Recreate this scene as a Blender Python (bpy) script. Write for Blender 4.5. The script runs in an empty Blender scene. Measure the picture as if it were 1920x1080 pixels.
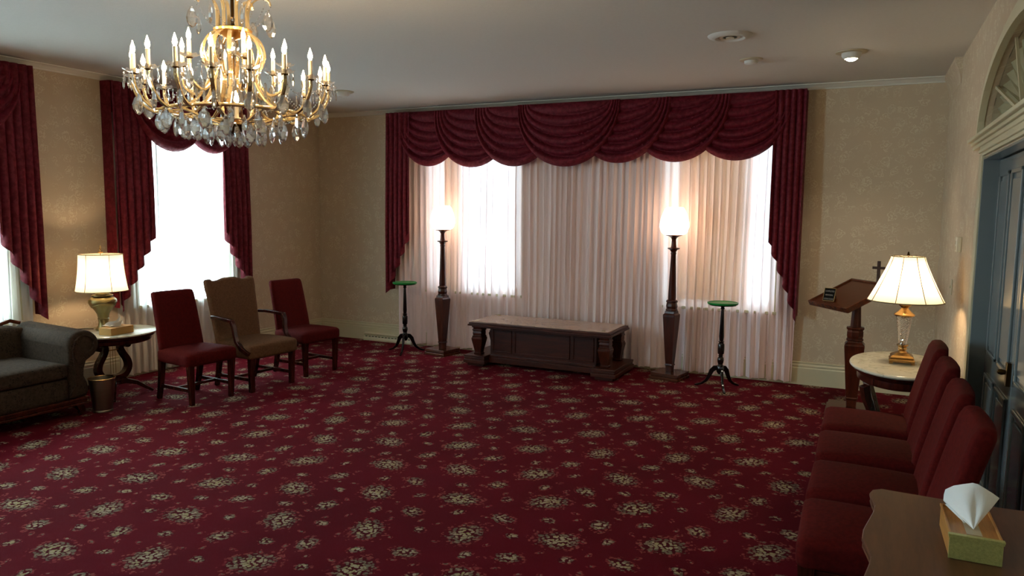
import bpy, bmesh, math, random
from mathutils import Vector, Matrix
random.seed(7)
PI = math.pi
S = bpy.context.scene
COL = S.collection
def lin(c):
    return tuple((v/12.92 if v <= .04045 else ((v+.055)/1.055)**2.4) for v in (x/255 for x in c)) + (1,)

# ------------------------------------------------------------------ materials
class NT:
    def __init__(s, name):
        s.m = bpy.data.materials.new(name); s.m.use_nodes = True
        s.t = s.m.node_tree; s.t.nodes.clear()
        s.out = s.t.nodes.new('ShaderNodeOutputMaterial')
    def n(s, typ, ins=None, **kw):
        nd = s.t.nodes.new(typ)
        for k, v in kw.items(): setattr(nd, k, v)
        for k, v in (ins or {}).items():
            if isinstance(v, bpy.types.NodeSocket): s.t.links.new(v, nd.inputs[k])
            else: nd.inputs[k].default_value = v
        return nd
    def math(s, op, a, b=0.0, c=0.0, clamp=False):
        return s.n('ShaderNodeMath', {0: a, 1: b, 2: c}, operation=op, use_clamp=clamp).outputs[0]
    def vm(s, op, a, b=(0, 0, 0), sc=None):
        nd = s.n('ShaderNodeVectorMath', {0: a, 1: b}, operation=op)
        if sc is not None:
            if isinstance(sc, bpy.types.NodeSocket): s.t.links.new(sc, nd.inputs['Scale'])
            else: nd.inputs['Scale'].default_value = sc
        return nd.outputs['Value'] if op in ('LENGTH', 'DOT_PRODUCT', 'DISTANCE') else nd.outputs[0]
    def step(s, v, lo, hi):
        return s.n('ShaderNodeMapRange', {0: v, 1: lo, 2: hi}, interpolation_type='SMOOTHSTEP').outputs[0]
    def mix(s, f, a, b, bt='MIX'):
        return s.n('ShaderNodeMix', {0: f, 6: a, 7: b}, data_type='RGBA', blend_type=bt, clamp_factor=True).outputs[2]
    def obj(s): return s.n('ShaderNodeTexCoord').outputs['Object']
    def pos(s): return s.n('ShaderNodeNewGeometry').outputs['Position']
    def noise(s, v, scale, det=2, rough=.5):
        return s.n('ShaderNodeTexNoise', {'Vector': v, 'Scale': scale, 'Detail': det, 'Roughness': rough}).outputs[0]
    def bump(s, h, st=.3, d=.002):
        return s.n('ShaderNodeBump', {'Height': h, 'Strength': st, 'Distance': d}).outputs[0]
    def princ(s, col, rough=.5, metal=0, normal=None, **kw):
        p = s.n('ShaderNodeBsdfPrincipled', {'Base Color': col, 'Roughness': rough, 'Metallic': metal})
        if normal is not None: s.t.links.new(normal, p.inputs['Normal'])
        for k, v in kw.items():
            k = k.replace('_', ' ')
            if isinstance(v, bpy.types.NodeSocket): s.t.links.new(v, p.inputs[k])
            else: p.inputs[k].default_value = v
        return p.outputs[0]
    def end(s, sh):
        s.t.links.new(sh, s.out.inputs[0]); return s.m

def plain(name, c, rough=.5, metal=0, nscale=0, var=.15, bump=0, **kw):
    t = NT(name); col = lin(c)
    v = t.obj(); nm = None
    if nscale:
        f = t.noise(v, nscale, 3)
        dark = tuple(x*(1-var) for x in col[:3])+(1,)
        lite = tuple(min(1, x*(1+var)) for x in col[:3])+(1,)
        colr = t.mix(f, dark, lite)
        if bump: nm = t.bump(t.noise(v, nscale*3, 2), bump, .002)
    else: colr = col
    return t.end(t.princ(colr, rough, metal, nm, **kw))

def wood(name, c, c2, rough=.3, axis=2, sc=1.0):
    t = NT(name); v = t.obj()
    s3 = [9*sc, 9*sc, 9*sc]; s3[axis] = 1.0*sc
    w = t.vm('MULTIPLY', v, tuple(s3))
    f = t.noise(w, 3.5, 6, .65)
    g = t.noise(t.vm('MULTIPLY', v, tuple(x*6 for x in s3)), 3, 3)
    f = t.math('ADD', t.math('MULTIPLY', f, .7), t.math('MULTIPLY', g, .3))
    f = t.step(f, .3, .7)
    col = t.mix(f, lin(c), lin(c2))
    return t.end(t.princ(col, rough, 0, t.bump(f, .05, .001), Specular_IOR_Level=.28))

def fabric(name, c, c2, rough=.85, sc=60, weave=True, sheen=.3, spots=None):
    t = NT(name); v = t.obj()
    f = t.noise(v, sc, 3)
    w = t.noise(t.vm('MULTIPLY', v, (900, 900, 260)), 1, 1)
    f2 = t.math('ADD', t.math('MULTIPLY', f, .6), t.math('MULTIPLY', w, .4))
    col = t.mix(t.step(f2, .3, .7), lin(c), lin(c2))
    if spots:
        vd = t.n('ShaderNodeTexVoronoi', {'Vector': v, 'Scale': spots[1]}).outputs['Distance']
        fl = t.math('MULTIPLY', t.step(vd, .42, .2), t.step(t.noise(v, 14, 2), .42, .6))
        col = t.mix(fl, col, lin(spots[0]))
    b = t.bump(w, .35, .0015)
    return t.end(t.princ(col, rough, 0, b, Sheen_Weight=sheen, Sheen_Roughness=.4, Specular_IOR_Level=.06))

# wallpaper: beige ground with pale rosettes
def mat_wallpaper():
    t = NT('wallpaper'); p = t.pos()
    # two flat axes whatever the wall faces: x+y along, z up
    sx = t.n('ShaderNodeSeparateXYZ', {0: p})
    u = t.math('ADD', sx.outputs[0], sx.outputs[1])
    uv = t.n('ShaderNodeCombineXYZ', {0: u, 1: sx.outputs[2], 2: 0.0}).outputs[0]
    warp = t.n('ShaderNodeTexNoise', {'Vector': uv, 'Scale': 26.0, 'Detail': 3.0}).outputs[1]
    uvw = t.vm('ADD', uv, t.vm('SCALE', t.vm('SUBTRACT', warp, (.5, .5, .5)), sc=.11))
    vo = t.n('ShaderNodeTexVoronoi', {'Vector': uvw, 'Scale': 8.5, 'Randomness': .75}, voronoi_dimensions='2D')
    d = vo.outputs['Distance']
    rings = t.math('SINE', t.math('MULTIPLY', d, 26.0))
    rose = t.math('MULTIPLY', t.step(rings, .1, .9), t.step(d, .52, .3))
    vo2 = t.n('ShaderNodeTexVoronoi', {'Vector': uvw, 'Scale': 34.0}, voronoi_dimensions='2D').outputs['Distance']
    leaf = t.math('MULTIPLY', t.step(vo2, .4, .15), t.step(t.noise(uv, 6, 2), .52, .62))
    patt = t.math('MAXIMUM', rose, t.math('MULTIPLY', leaf, .7))
    patt = t.math('MULTIPLY', patt, t.step(t.noise(uv, 5, 3), .3, .6))
    base = t.mix(t.noise(p, 1.1, 2), lin((190, 170, 144)), lin((196, 178, 152)))
    col = t.mix(t.math('MULTIPLY', patt, .62), base, lin((216, 206, 178)))
    rough = t.math('SUBTRACT', .62, t.math('MULTIPLY', patt, .2))
    return t.end(t.princ(col, rough, 0, None, Specular_IOR_Level=.3))

def mat_carpet():
    t = NT('floral_carpet'); p = t.pos()
    sx = t.n('ShaderNodeSeparateXYZ', {0: p}); X, Y = sx.outputs[0], sx.outputs[1]
    flat = t.n('ShaderNodeCombineXYZ', {0: X, 1: Y, 2: 0.0}).outputs[0]
    warp = t.n('ShaderNodeTexNoise', {'Vector': flat, 'Scale': 26.0, 'Detail': 1.0}).outputs[1]
    fw = t.vm('ADD', flat, t.vm('SCALE', t.vm('SUBTRACT', warp, (.5, .5, .5)), sc=.035))
    petals = t.n('ShaderNodeTexVoronoi', {'Vector': fw, 'Scale': 46.0}, voronoi_dimensions='2D')
    pd, pc = petals.outputs['Distance'], petals.outputs['Color']
    pr = t.n('ShaderNodeSeparateColor', {0: pc})
    r1, r2, r3 = pr.outputs[0], pr.outputs[1], pr.outputs[2]
    petal = t.step(pd, .52, .34)
    ground = t.mix(t.step(t.noise(flat, 1.3, 2), .3, .7), lin((82, 4, 18)), lin((94, 6, 23)))
    ground = t.mix(t.math('MULTIPLY', t.noise(flat, 420, 1), .5), ground, lin((58, 4, 14)))
    cream = t.mix(r2, lin((148, 138, 96)), lin((156, 144, 124)))
    grey = t.mix(r3, lin((86, 82, 68)), lin((126, 112, 92)))
    pink = t.mix(r1, lin((112, 34, 42)), lin((128, 66, 58)))
    col = ground
    a = (.50, .165); b = (-.25, .43)
    det = a[0]*b[1]-a[1]*b[0]
    def layer(col, ox, oy, R, seed, jit, core=True, aspect=1.35):
        px = t.math('SUBTRACT', X, ox); py = t.math('SUBTRACT', Y, oy)
        u = t.math('SUBTRACT', t.math('MULTIPLY', px, b[1]/det), t.math('MULTIPLY', py, b[0]/det))
        v = t.math('SUBTRACT', t.math('MULTIPLY', py, a[0]/det), t.math('MULTIPLY', px, a[1]/det))
        cu, cv = t.math('FLOOR', u), t.math('FLOOR', v)
        cell = t.n('ShaderNodeCombineXYZ', {0: cu, 1: cv, 2: seed}).outputs[0]
        wn = t.n('ShaderNodeTexWhiteNoise', {'Vector': cell}, noise_dimensions='3D')
        w = t.n('ShaderNodeSeparateColor', {0: wn.outputs[1]})
        fu = t.math('SUBTRACT', t.math('SUBTRACT', u, cu), .5)
        fv = t.math('SUBTRACT', t.math('SUBTRACT', v, cv), .5)
        lx = t.math('ADD', t.math('MULTIPLY', fu, a[0]), t.math('MULTIPLY', fv, b[0]))
        ly = t.math('ADD', t.math('MULTIPLY', fu, a[1]), t.math('MULTIPLY', fv, b[1]))
        lx = t.math('ADD', lx, t.math('MULTIPLY', t.math('SUBTRACT', w.outputs[0], .5), jit))
        ly = t.math('ADD', ly, t.math('MULTIPLY', t.math('SUBTRACT', w.outputs[1], .5), jit))
        ang = t.math('MULTIPLY', w.outputs[2], 6.283)
        ca, sa = t.math('COSINE', ang), t.math('SINE', ang)
        qx = t.math('ADD', t.math('MULTIPLY', lx, ca), t.math('MULTIPLY', ly, sa))
        qy = t.math('SUBTRACT', t.math('MULTIPLY', ly, ca), t.math('MULTIPLY', lx, sa))
        qy = t.math('MULTIPLY', qy, aspect)
        r = t.math('SQRT', t.math('ADD', t.math('MULTIPLY', qx, qx), t.math('MULTIPLY', qy, qy)))
        r = t.math('DIVIDE', r, R)
        r = t.math('ADD', r, t.math('MULTIPLY', t.math('SUBTRACT', t.noise(flat, 30, 2), .5), .9))
        if core:
            petal_gap = t.step(r, .95, .6)  # darker carpet tone outlining the petals of each medallion
            col = t.mix(t.math('MULTIPLY', petal_gap, .35), col, lin((34, 10, 16)))
            outer = t.math('MULTIPLY', t.math('MULTIPLY', petal, t.step(r, 1.08, 1.0)), t.step(r2, .35, .45))
            col = t.mix(outer, col, pink)
            mid = t.math('MULTIPLY', petal, t.step(r, .8, .72))
            col = t.mix(mid, col, grey)
            c = t.math('MULTIPLY', petal, t.step(r, .5, .44))
            col = t.mix(c, col, cream)
        else:
            m = t.math('MULTIPLY', petal, t.step(r, 1.0, .9))
            col = t.mix(m, col, t.mix(t.step(r, .5, .4), pink, grey))
        return col
    def at(i, j): return (-2.634+a[0]*(i-.5)+b[0]*(j-.5), 2.548+a[1]*(i-.5)+b[1]*(j-.5))
    col = layer(col, *at(0, 0), .152, 1.0, .05)
    col = layer(col, *at(.5, .5), .09, 2.0, .06)
    col = layer(col, *at(.5, 0), .05, 3.0, .05)
    col = layer(col, *at(0, .5), .055, 4.0, .06)
    for k, (i, j) in enumerate(((.27, .27), (.75, .72), (.26, .74), (.76, .25), (.5, .25), (.02, .27), (.25, .5))):
        col = layer(col, *at(i, j), .03, 5.0+k, .07, core=False, aspect=1.8)
    nm = t.bump(t.noise(flat, 380, 2), .5, .004)
    return t.end(t.princ(col, .95, 0, nm, Specular_IOR_Level=.08))

def mat_sheer(name, c, tr=.3, tl=.45):
    t = NT(name); cc = lin(c)
    nm = t.bump(t.noise(t.vm('MULTIPLY', t.obj(), (500, 500, 60)), 1, 2), .2, .001)
    d = t.n('ShaderNodeBsdfDiffuse', {'Color': cc, 'Normal': nm}).outputs[0]
    tlc = t.n('ShaderNodeBsdfTranslucent', {'Color': cc, 'Normal': nm}).outputs[0]
    tp = t.n('ShaderNodeBsdfTransparent', {'Color': (1, 1, 1, 1)}).outputs[0]
    m = t.n('ShaderNodeMixShader', {0: tl, 1: d, 2: tlc}).outputs[0]
    m = t.n('ShaderNodeMixShader', {0: tr, 1: m, 2: tp}).outputs[0]
    return t.end(m)

def mat_crystal(name='crystal_glass', tint=(.97, .98, 1, 1)):
    t = NT(name)
    g = t.n('ShaderNodeBsdfGlass', {'Color': tint, 'Roughness': 0.0, 'IOR': 1.55}).outputs[0]
    gl = t.n('ShaderNodeBsdfGlossy', {'Color': (1, 1, 1, 1), 'Roughness': .03}).outputs[0]
    tp = t.n('ShaderNodeBsdfTransparent').outputs[0]
    m = t.n('ShaderNodeMixShader', {0: .42, 1: g, 2: gl}).outputs[0]
    m = t.n('ShaderNodeMixShader', {0: .15, 1: m, 2: tp}).outputs[0]
    return t.end(m)

def mat_emit(name, c, st, base=None):
    t = NT(name)
    return t.end(t.n('ShaderNodeEmission', {'Color': lin(c), 'Strength': st}).outputs[0])

def mat_pane():
    t = NT('window_glass')
    tp = t.n('ShaderNodeBsdfTransparent', {'Color': (.96, .98, .98, 1)}).outputs[0]
    gl = t.n('ShaderNodeBsdfGlossy', {'Roughness': .02}).outputs[0]
    return t.end(t.n('ShaderNodeMixShader', {0: .06, 1: tp, 2: gl}).outputs[0])

def mat_marble(name, base, vein, rough=.15):
    t = NT(name); v = t.obj()
    w = t.n('ShaderNodeTexNoise', {'Vector': v, 'Scale': 4.0, 'Detail': 5.0, 'Distortion': 1.6}).outputs[0]
    f = t.math('ABSOLUTE', t.math('SUBTRACT', w, .5))
    f = t.step(f, .035, .0)
    g = t.noise(v, 3, 4)
    col = t.mix(t.math('MULTIPLY', f, .5), t.mix(g, lin(base), lin(tuple(min(255, x+10) for x in base))), lin(vein))
    return t.end(t.princ(col, rough))

def mat_shade(name, c, tr=0.0):
    t = NT(name); cc = lin(c)
    d = t.n('ShaderNodeBsdfDiffuse', {'Color': cc}).outputs[0]
    tl = t.n('ShaderNodeBsdfTranslucent', {'Color': cc}).outputs[0]
    return t.end(t.n('ShaderNodeMixShader', {0: .6, 1: d, 2: tl}).outputs[0])

def mat_brushed(name, c, rough=.35):
    t = NT(name); v = t.obj()
    n = t.noise(t.vm('MULTIPLY', v, (10, 10, 700)), 1, 2)
    col = t.mix(n, lin(tuple(x*.75 for x in c)), lin(c))
    return t.end(t.princ(col, rough, 1, t.bump(n, .3, .001)))

M = {}
M['wall'] = mat_wallpaper()
M['carpet'] = mat_carpet()
M['ceil'] = plain('ceiling_plaster', (206, 206, 200), .9, 0, 40, .05, .5)
M['trim'] = plain('cream_trim_paint', (200, 192, 160), .38, 0, 6, .03)
M['cornice'] = plain('cornice_paint', (222, 222, 212), .5, 0, 6, .03)
M['doorlit'] = plain('door_paint_daylit', (112, 122, 124), .12, 0, 5, .03)  # white doors; the bluish daylight on them is put into this base colour
M['velvet'] = None
def mat_velvet():
    t = NT('burgundy_damask'); v = t.obj()
    f = t.noise(v, 26, 3, .6)
    col = t.mix(t.step(f, .42, .6), lin((80, 5, 20)), lin((96, 10, 28)))
    return t.end(t.princ(col, t.math('SUBTRACT', .8, t.math('MULTIPLY', t.step(f, .42, .6), .2)), 0, None, Sheen_Weight=.12, Sheen_Roughness=.35, Sheen_Tint=lin((190, 60, 80)), Specular_IOR_Level=.25))
M['velvet'] = mat_velvet()
M['sheer'] = mat_sheer('sheer_fabric', (252, 234, 232), .006, .075)
M['sheer_side'] = mat_sheer('sheer_fabric_left', (248, 244, 238), .02, .46)
M['glass'] = mat_pane()
M['crystal'] = mat_crystal()
M['gold'] = plain('antique_gold', (214, 160, 86), .28, 1, 30, .15)
M['goldglass'] = plain('gilt_glass_arm', (214, 190, 142), .18, .75, 30, .15, 0, Coat_Weight=.6)
M['bronze'] = plain('dark_bronze', (86, 62, 30), .3, 1, 30, .2)
M['candle'] = plain('ivory_candle_sleeve', (226, 214, 186), .5, 0, 20, .03, 0, Subsurface_Weight=.0)
M['flame'] = mat_emit('bulb_glow', (255, 218, 168), 260)
M['lampbulb'] = mat_emit('lamp_bulb_glow', (255, 220, 174), 150)
M['mahog'] = wood('mahogany', (34, 10, 7), (66, 24, 15), .22)
M['mahogx'] = wood('mahogany_long', (40, 14, 9), (78, 30, 18), .22, axis=0)
M['walnut'] = wood('dark_walnut', (40, 14, 7), (76, 30, 15), .3)
M['walnutx'] = wood('dark_walnut_long', (40, 14, 7), (74, 30, 15), .34, axis=0)
M['tabletop_wood'] = wood('table_brown', (74, 46, 30), (96, 60, 40), .3, axis=1)
M['walnutmid'] = wood('polished_walnut', (54, 25, 12), (92, 46, 24), .25, axis=0)
M['mattedark'] = plain('matte_dark_wood', (44, 22, 14), .8, 0, 12, .2)
M['ebony'] = plain('ebonised_wood', (16, 10, 9), .15, 0, 12, .3)
M['green'] = plain('green_glass_top', (16, 122, 52), .3, 0, 8, .1, 0, Specular_IOR_Level=.3)
M['redfab'] = fabric('burgundy_chair_fabric', (62, 11, 10), (82, 17, 15), sheen=.0)
M['tanfab'] = fabric('tan_chair_fabric', (84, 58, 40), (104, 74, 52), sheen=.0)
M['sofafab'] = fabric('sofa_fabric', (46, 36, 29), (66, 54, 44), .85, 40, sheen=.0, spots=((22, 19, 19), 75))
M['marble'] = mat_marble('white_marble', (206, 204, 184), (150, 150, 130))
M['pinkmarble'] = mat_marble('pink_marble', (176, 150, 132), (126, 98, 84), .12)
M['brass'] = plain('brass', (190, 152, 98), .25, 1, 30, .12)
M['oldbrass'] = plain('aged_brass', (134, 120, 80), .36, .9, 12, .15)
M['shade'] = mat_shade('lamp_shade_fabric', (250, 240, 216))
M['seam'] = plain('shade_seam', (104, 92, 66), .7)
M['globe'] = mat_emit('opal_globe', (255, 212, 176), 5)
M['steel'] = mat_brushed('brushed_steel', (168, 160, 140))
M['tissue'] = plain('tissue_paper', (236, 238, 236), .8, 0, 60, .02, .2)
M['boxwood'] = wood('box_oak', (150, 100, 48), (186, 134, 70), .35, axis=1)
M['boxgilt'] = plain('hammered_gilt', (176, 176, 108), .35, .55, 130, .35, .8)
M['boxtan'] = plain('tan_leather', (170, 128, 66), .5, 0, 60, .1)
M['black'] = plain('black_plastic', (12, 11, 11), .9, Specular_IOR_Level=.05)
M['white'] = plain('white_plastic', (214, 206, 182), .4)
M['letter'] = plain('white_lettering', (128, 126, 120), .9)
M['vent'] = plain('vent_enamel', (176, 166, 140), .45)
M['darkhole'] = plain('dark_recess', (20, 18, 16), .9)
M['rollershade'] = mat_sheer('roller_shade', (222, 204, 180), .0, .5)
M['spotglow'] = mat_emit('spot_glow', (255, 238, 200), 45)
M['string'] = plain('lyre_string_brass', (150, 130, 80), .3, 1)

# ------------------------------------------------------------------ mesh tools
def P(label=None, cat=None, group=None, kind=None, o=None):
    if label: o['label'] = label
    if cat: o['category'] = cat
    if group: o['group'] = group
    if kind: o['kind'] = kind
    return o
class MB:
    def __init__(s): s.v = []; s.f = []; s.mi = []
    def add(s, vs, fs, T=None, mi=0):
        b = len(s.v)
        s.v += [tuple(T @ Vector(x)) if T is not None else tuple(x) for x in vs]
        s.f += [tuple(i+b for i in f) for f in fs]; s.mi += [mi]*len(fs); return s
    def box(s, x0, y0, z0, x1, y1, z1, T=None, mi=0):
        vs = [(x, y, z) for z in (z0, z1) for y in (y0, y1) for x in (x0, x1)]
        return s.add(vs, [(0, 2, 3, 1), (4, 5, 7, 6), (0, 1, 5, 4), (2, 6, 7, 3), (0, 4, 6, 2), (1, 3, 7, 5)], T, mi)
    def frust(s, c0, w0, c1, w1, T=None, mi=0):   # two rectangles at two heights
        vs = []
        for (c, w) in ((c0, w0), (c1, w1)):
            for sy in (-1, 1):
                for sx in (-1, 1): vs.append((c[0]+sx*w[0]/2, c[1]+sy*w[1]/2, c[2]))
        return s.add(vs, [(0, 2, 3, 1), (4, 5, 7, 6), (0, 1, 5, 4), (2, 6, 7, 3), (0, 4, 6, 2), (1, 3, 7, 5)], T, mi)
    def stack(s, prof, T=None, cx=0, cy=0, mi=0, n=4, rot=None):   # polygon lathe, prof = [(half, z)]
        rot = PI/4 if (n == 4 and rot is None) else (rot or 0)
        k = math.sqrt(2) if n == 4 else 1
        return s.lathe([(r*k, z) for r, z in prof], n, T, cx, cy, rot, mi)
    def lathe(s, prof, n=24, T=None, cx=0, cy=0, rot=0, mi=0, sx=1, sy=1):
        vs = []; fs = []
        for r, z in prof:
            for i in range(n):
                a = rot+2*PI*i/n; vs.append((cx+sx*r*math.cos(a), cy+sy*r*math.sin(a), z))
        for j in range(len(prof)-1):
            for i in range(n):
                k = (i+1) % n; fs.append((j*n+i, j*n+k, (j+1)*n+k, (j+1)*n+i))
        if prof[0][0] > 1e-6: fs.append(tuple(range(n-1, -1, -1)))
        if prof[-1][0] > 1e-6: fs.append(tuple((len(prof)-1)*n+i for i in range(n)))
        return s.add(vs, fs, T, mi)
    def tube(s, pts, r, n=8, T=None, closed=False, mi=0, flat=1.0, up=(0, 0, 1)):
        pts = [Vector(p) for p in pts]; m = len(pts)
        rs = r if isinstance(r, (list, tuple)) else [r]*m
        vs = []; fs = []
        for i, p in enumerate(pts):
            a = pts[(i-1) % m] if (closed or i > 0) else p
            b = pts[(i+1) % m] if (closed or i < m-1) else p
            t = (b-a).normalized(); u = Vector(up)
            if abs(t.dot(u)) > .95: u = Vector((1, .3, 0)).normalized()
            x = t.cross(u).normalized(); y = x.cross(t).normalized()
            for k in range(n):
                q = 2*PI*k/n; vs.append(p+x*math.cos(q)*rs[i]*flat+y*math.sin(q)*rs[i])
        R = m if closed else m-1
        for i in range(R):
            j = (i+1) % m
            for k in range(n):
                l = (k+1) % n; fs.append((i*n+k, i*n+l, j*n+l, j*n+k))
        if not closed:
            fs.append(tuple(range(n-1, -1, -1))); fs.append(tuple((m-1)*n+k for k in range(n)))
        return s.add(vs, fs, T, mi)
    def ribbon(s, pts, w, th, side, T=None, mi=0):   # rectangular section swept; side = direction of width
        pts = [Vector(p) for p in pts]; m = len(pts); side = Vector(side).normalized()
        ws = w if isinstance(w, (list, tuple)) else [w]*m
        ts = th if isinstance(th, (list, tuple)) else [th]*m
        vs = []; fs = []
        for i, p in enumerate(pts):
            t = (pts[min(i+1, m-1)]-pts[max(i-1, 0)]).normalized(); nn = t.cross(side).normalized()
            for a, b in ((-1, -1), (1, -1), (1, 1), (-1, 1)): vs.append(p+side*a*ws[i]/2+nn*b*ts[i]/2)
        for i in range(m-1):
            for k in range(4):
                l = (k+1) % 4; fs.append((i*4+k, i*4+l, i*4+4+l, i*4+4+k))
        fs.append((3, 2, 1, 0)); fs.append(tuple((m-1)*4+k for k in range(4)))
        return s.add(vs, fs, T, mi)
    def grid(s, fn, nu, nv, T=None, mi=0):
        vs = [fn(i/nu, j/nv) for j in range(nv+1) for i in range(nu+1)]
        fs = [(j*(nu+1)+i, j*(nu+1)+i+1, (j+1)*(nu+1)+i+1, (j+1)*(nu+1)+i) for j in range(nv) for i in range(nu)]
        return s.add(vs, fs, T, mi)
    def prism(s, pts, z0, z1, T=None, mi=0):   # polygon in xy
        n = len(pts)
        vs = [(x, y, z0) for x, y in pts]+[(x, y, z1) for x, y in pts]
        fs = [tuple(range(n-1, -1, -1)), tuple(range(n, 2*n))]+[(i, (i+1) % n, n+(i+1) % n, n+i) for i in range(n)]
        return s.add(vs, fs, T, mi)
    def rbox(s, sz, r, n=8, T=None, deform=None, c=(0, 0, 0), mi=0):   # rounded box, optional deform of unit coords
        hx, hy, hz = (x/2 for x in sz); bm = bmesh.new(); bmesh.ops.create_cube(bm, size=2)
        bmesh.ops.subdivide_edges(bm, edges=bm.edges[:], cuts=n, use_grid_fill=True)
        vs = []
        for v in bm.verts:
            u = v.co.copy()
            q = []
            for k, h in enumerate((hx, hy, hz)):
                # dense near the edges
                a = math.copysign(abs(u[k])**.55, u[k]) if abs(u[k]) > 0 else 0
                q.append(a*h)
            q = Vector(q)
            inner = Vector([max(-h+r, min(h-r, x)) for x, h in zip(q, (hx, hy, hz))])
            d = q-inner
            if d.length > 1e-9: q = inner+d.normalized()*r
            un = Vector((q.x/hx, q.y/hy, q.z/hz))
            if deform: q = Vector(deform(q, un))
            vs.append(q+Vector(c))
        bm.verts.index_update()
        fs = [tuple(v.index for v in f.verts) for f in bm.faces]; bm.free()
        return s.add(vs, fs, T, mi)
    def build(s, name, mat, parent=None, smooth=True, ang=38, bevel=0, loc=None):
        me = bpy.data.meshes.new(name); me.from_pydata(s.v, [], s.f)
        bm = bmesh.new(); bm.from_mesh(me)
        bmesh.ops.recalc_face_normals(bm, faces=bm.faces[:]); bm.to_mesh(me); bm.free()
        mats = mat if isinstance(mat, (list, tuple)) else [mat]
        for m in mats: me.materials.append(M[m])
        if len(mats) > 1: me.polygons.foreach_set('material_index', s.mi)
        if smooth:
            me.polygons.foreach_set('use_smooth', [True]*len(me.polygons)); me.set_sharp_from_angle(angle=math.radians(ang))
        me.update()
        o = bpy.data.objects.new(name, me); COL.objects.link(o)
        if parent is not None: o.parent = parent
        if loc: o.location = loc
        if bevel:
            b = o.modifiers.new('bevel', 'BEVEL'); b.width = bevel; b.segments = 2; b.limit_method = 'ANGLE'; b.angle_limit = math.radians(40)
        return o
def empty(name, loc, rz=0, label=None, cat=None, group=None, rot=None):
    o = bpy.data.objects.new(name, None); COL.objects.link(o); o.location = loc
    o.rotation_euler = rot or (0, 0, rz); o.empty_display_size = .1
    P(label, cat, group, None, o); return o
def copy_tree(o, parent=None):
    c = o.copy(); COL.objects.link(c)
    if parent is not None: c.parent = parent
    for ch in [x for x in o.children]: copy_tree(ch, c)
    return c
def dup(o, loc, rz=None, label=None, group=None):
    c = copy_tree(o); c.location = loc
    if rz is not None: c.rotation_euler = (0, 0, rz)
    if label: c['label'] = label
    if group: c['group'] = group
    return c
def struct(o, label=None):
    o['kind'] = 'structure'
    return o
def Rz(a): return Matrix.Rotation(a, 4, 'Z')
def Tr(x, y, z): return Matrix.Translation((x, y, z))

# ------------------------------------------------------------------ room
XL, XR, YB, YF, H = -6.765, .613, 7.947, -3.2, 3.0
TH = .18
struct(MB().box(XL-TH, YF-TH, -.1, XR+TH+1.2, YB+TH, 0).build('floor', 'carpet', smooth=False))
struct(MB().box(XL-TH, YF-TH, H, XR+TH+1.2, YB+TH, H+.12).build('ceiling', 'ceil', smooth=False))
def wall_open(mb, a0, a1, z0, z1, holes, mk):
    holes = sorted(holes)
    cur = a0
    for h0, h1, b, t in holes:
        mk(mb, cur, h0, z0, z1); mk(mb, h0, h1, z0, b); mk(mb, h0, h1, t, z1); cur = h1
    mk(mb, cur, a1, z0, z1)
BW = [(-4.98, -3.74, .73, 2.72), (-1.98, -.83, .73, 2.72)]
LW = [(2.62, 3.86, .72, 2.72), (5.12, 6.30, .72, 2.72), (-.9, .5, .72, 2.72)]
mb = MB()
wall_open(mb, XL-TH, XR+TH, 0, H, BW, lambda m, a, b, z, t: m.box(a, YB, z, b, YB+TH, t) if b > a and t > z else None)
struct(mb.build('wall_back', 'wall', smooth=False))
mb = MB()
wall_open(mb, YF-TH, YB, 0, H, LW, lambda m, a, b, z, t: m.box(XL-TH, a, z, XL, b, t) if b > a and t > z else None)
struct(mb.build('wall_left', 'wall', smooth=False))
struct(MB().box(XL, YF-TH, 0, XR+TH, YF, H).build('wall_front', 'wall', smooth=False))
# right wall with recessed double door and arched fanlight
DY0, DY1, DZ = 3.35, 5.25, 2.08
FY, FZ, FA, FB = 4.30, 2.225, 1.16, .45
def arch_pts(a, b, n=32): return [(FY-a*math.cos(PI*i/n), FZ+b*math.sin(PI*i/n)) for i in range(n+1)]
mb = MB()
mb.box(XR, FY+FA, 0, XR+.12, YB, H); mb.box(XR, YF, 0, XR+.12, FY-FA, H)
mb.box(XR, DY1, 0, XR+.12, FY+FA, FZ); mb.box(XR, FY-FA, 0, XR+.12, DY0, FZ)
# header with arch opening : strip polygons
ap = arch_pts(FA, FB)
def yz(m, poly, x0, x1):
    n = len(poly); vs = [(x0, y, z) for y, z in poly]+[(x1, y, z) for y, z in poly]
    m.add(vs, [tuple(range(n)), tuple(range(2*n-1, n-1, -1))]+[(i, (i+1) % n, n+(i+1) % n, n+i) for i in range(n)])
for i in range(len(ap)-1):
    (y0, z0), (y1, z1) = ap[i], ap[i+1]
    yz(mb, [(y0, z0), (y1, z1), (y1, H), (y0, H)], XR, XR+.12)
mb.box(XR, DY0, DZ, XR+.12, DY1, FZ)
mb.box(XR+.12, YF, 0, XR+.5, YB, H)
struct(mb.build('wall_right', 'wall', smooth=False))

# ceiling cornice
def cornice(name, pts_fn, a0, a1):
    prof = [(0, 2.95), (.012, 2.952), (.018, 2.962), (.035, 2.970), (.05, 2.982), (.07, 2.990), (.085, 2.993), (.085, 3.0), (0, 3.0)]
    vs = [pts_fn(a0, d, z) for d, z in prof]+[pts_fn(a1, d, z) for d, z in prof]
    n = len(prof)
    m = MB().add(vs, [tuple(range(n)), tuple(range(2*n-1, n-1, -1))]+[(i, (i+1) % n, n+(i+1) % n, n+i) for i in range(n)])
    return struct(m.build(name, 'cornice', ang=20))
cornice('trim_1', lambda a, d, z: (a, YB-d, z), XL, XR)
cornice('trim_2', lambda a, d, z: (XL+d, a, z), YF, YB)
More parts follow.
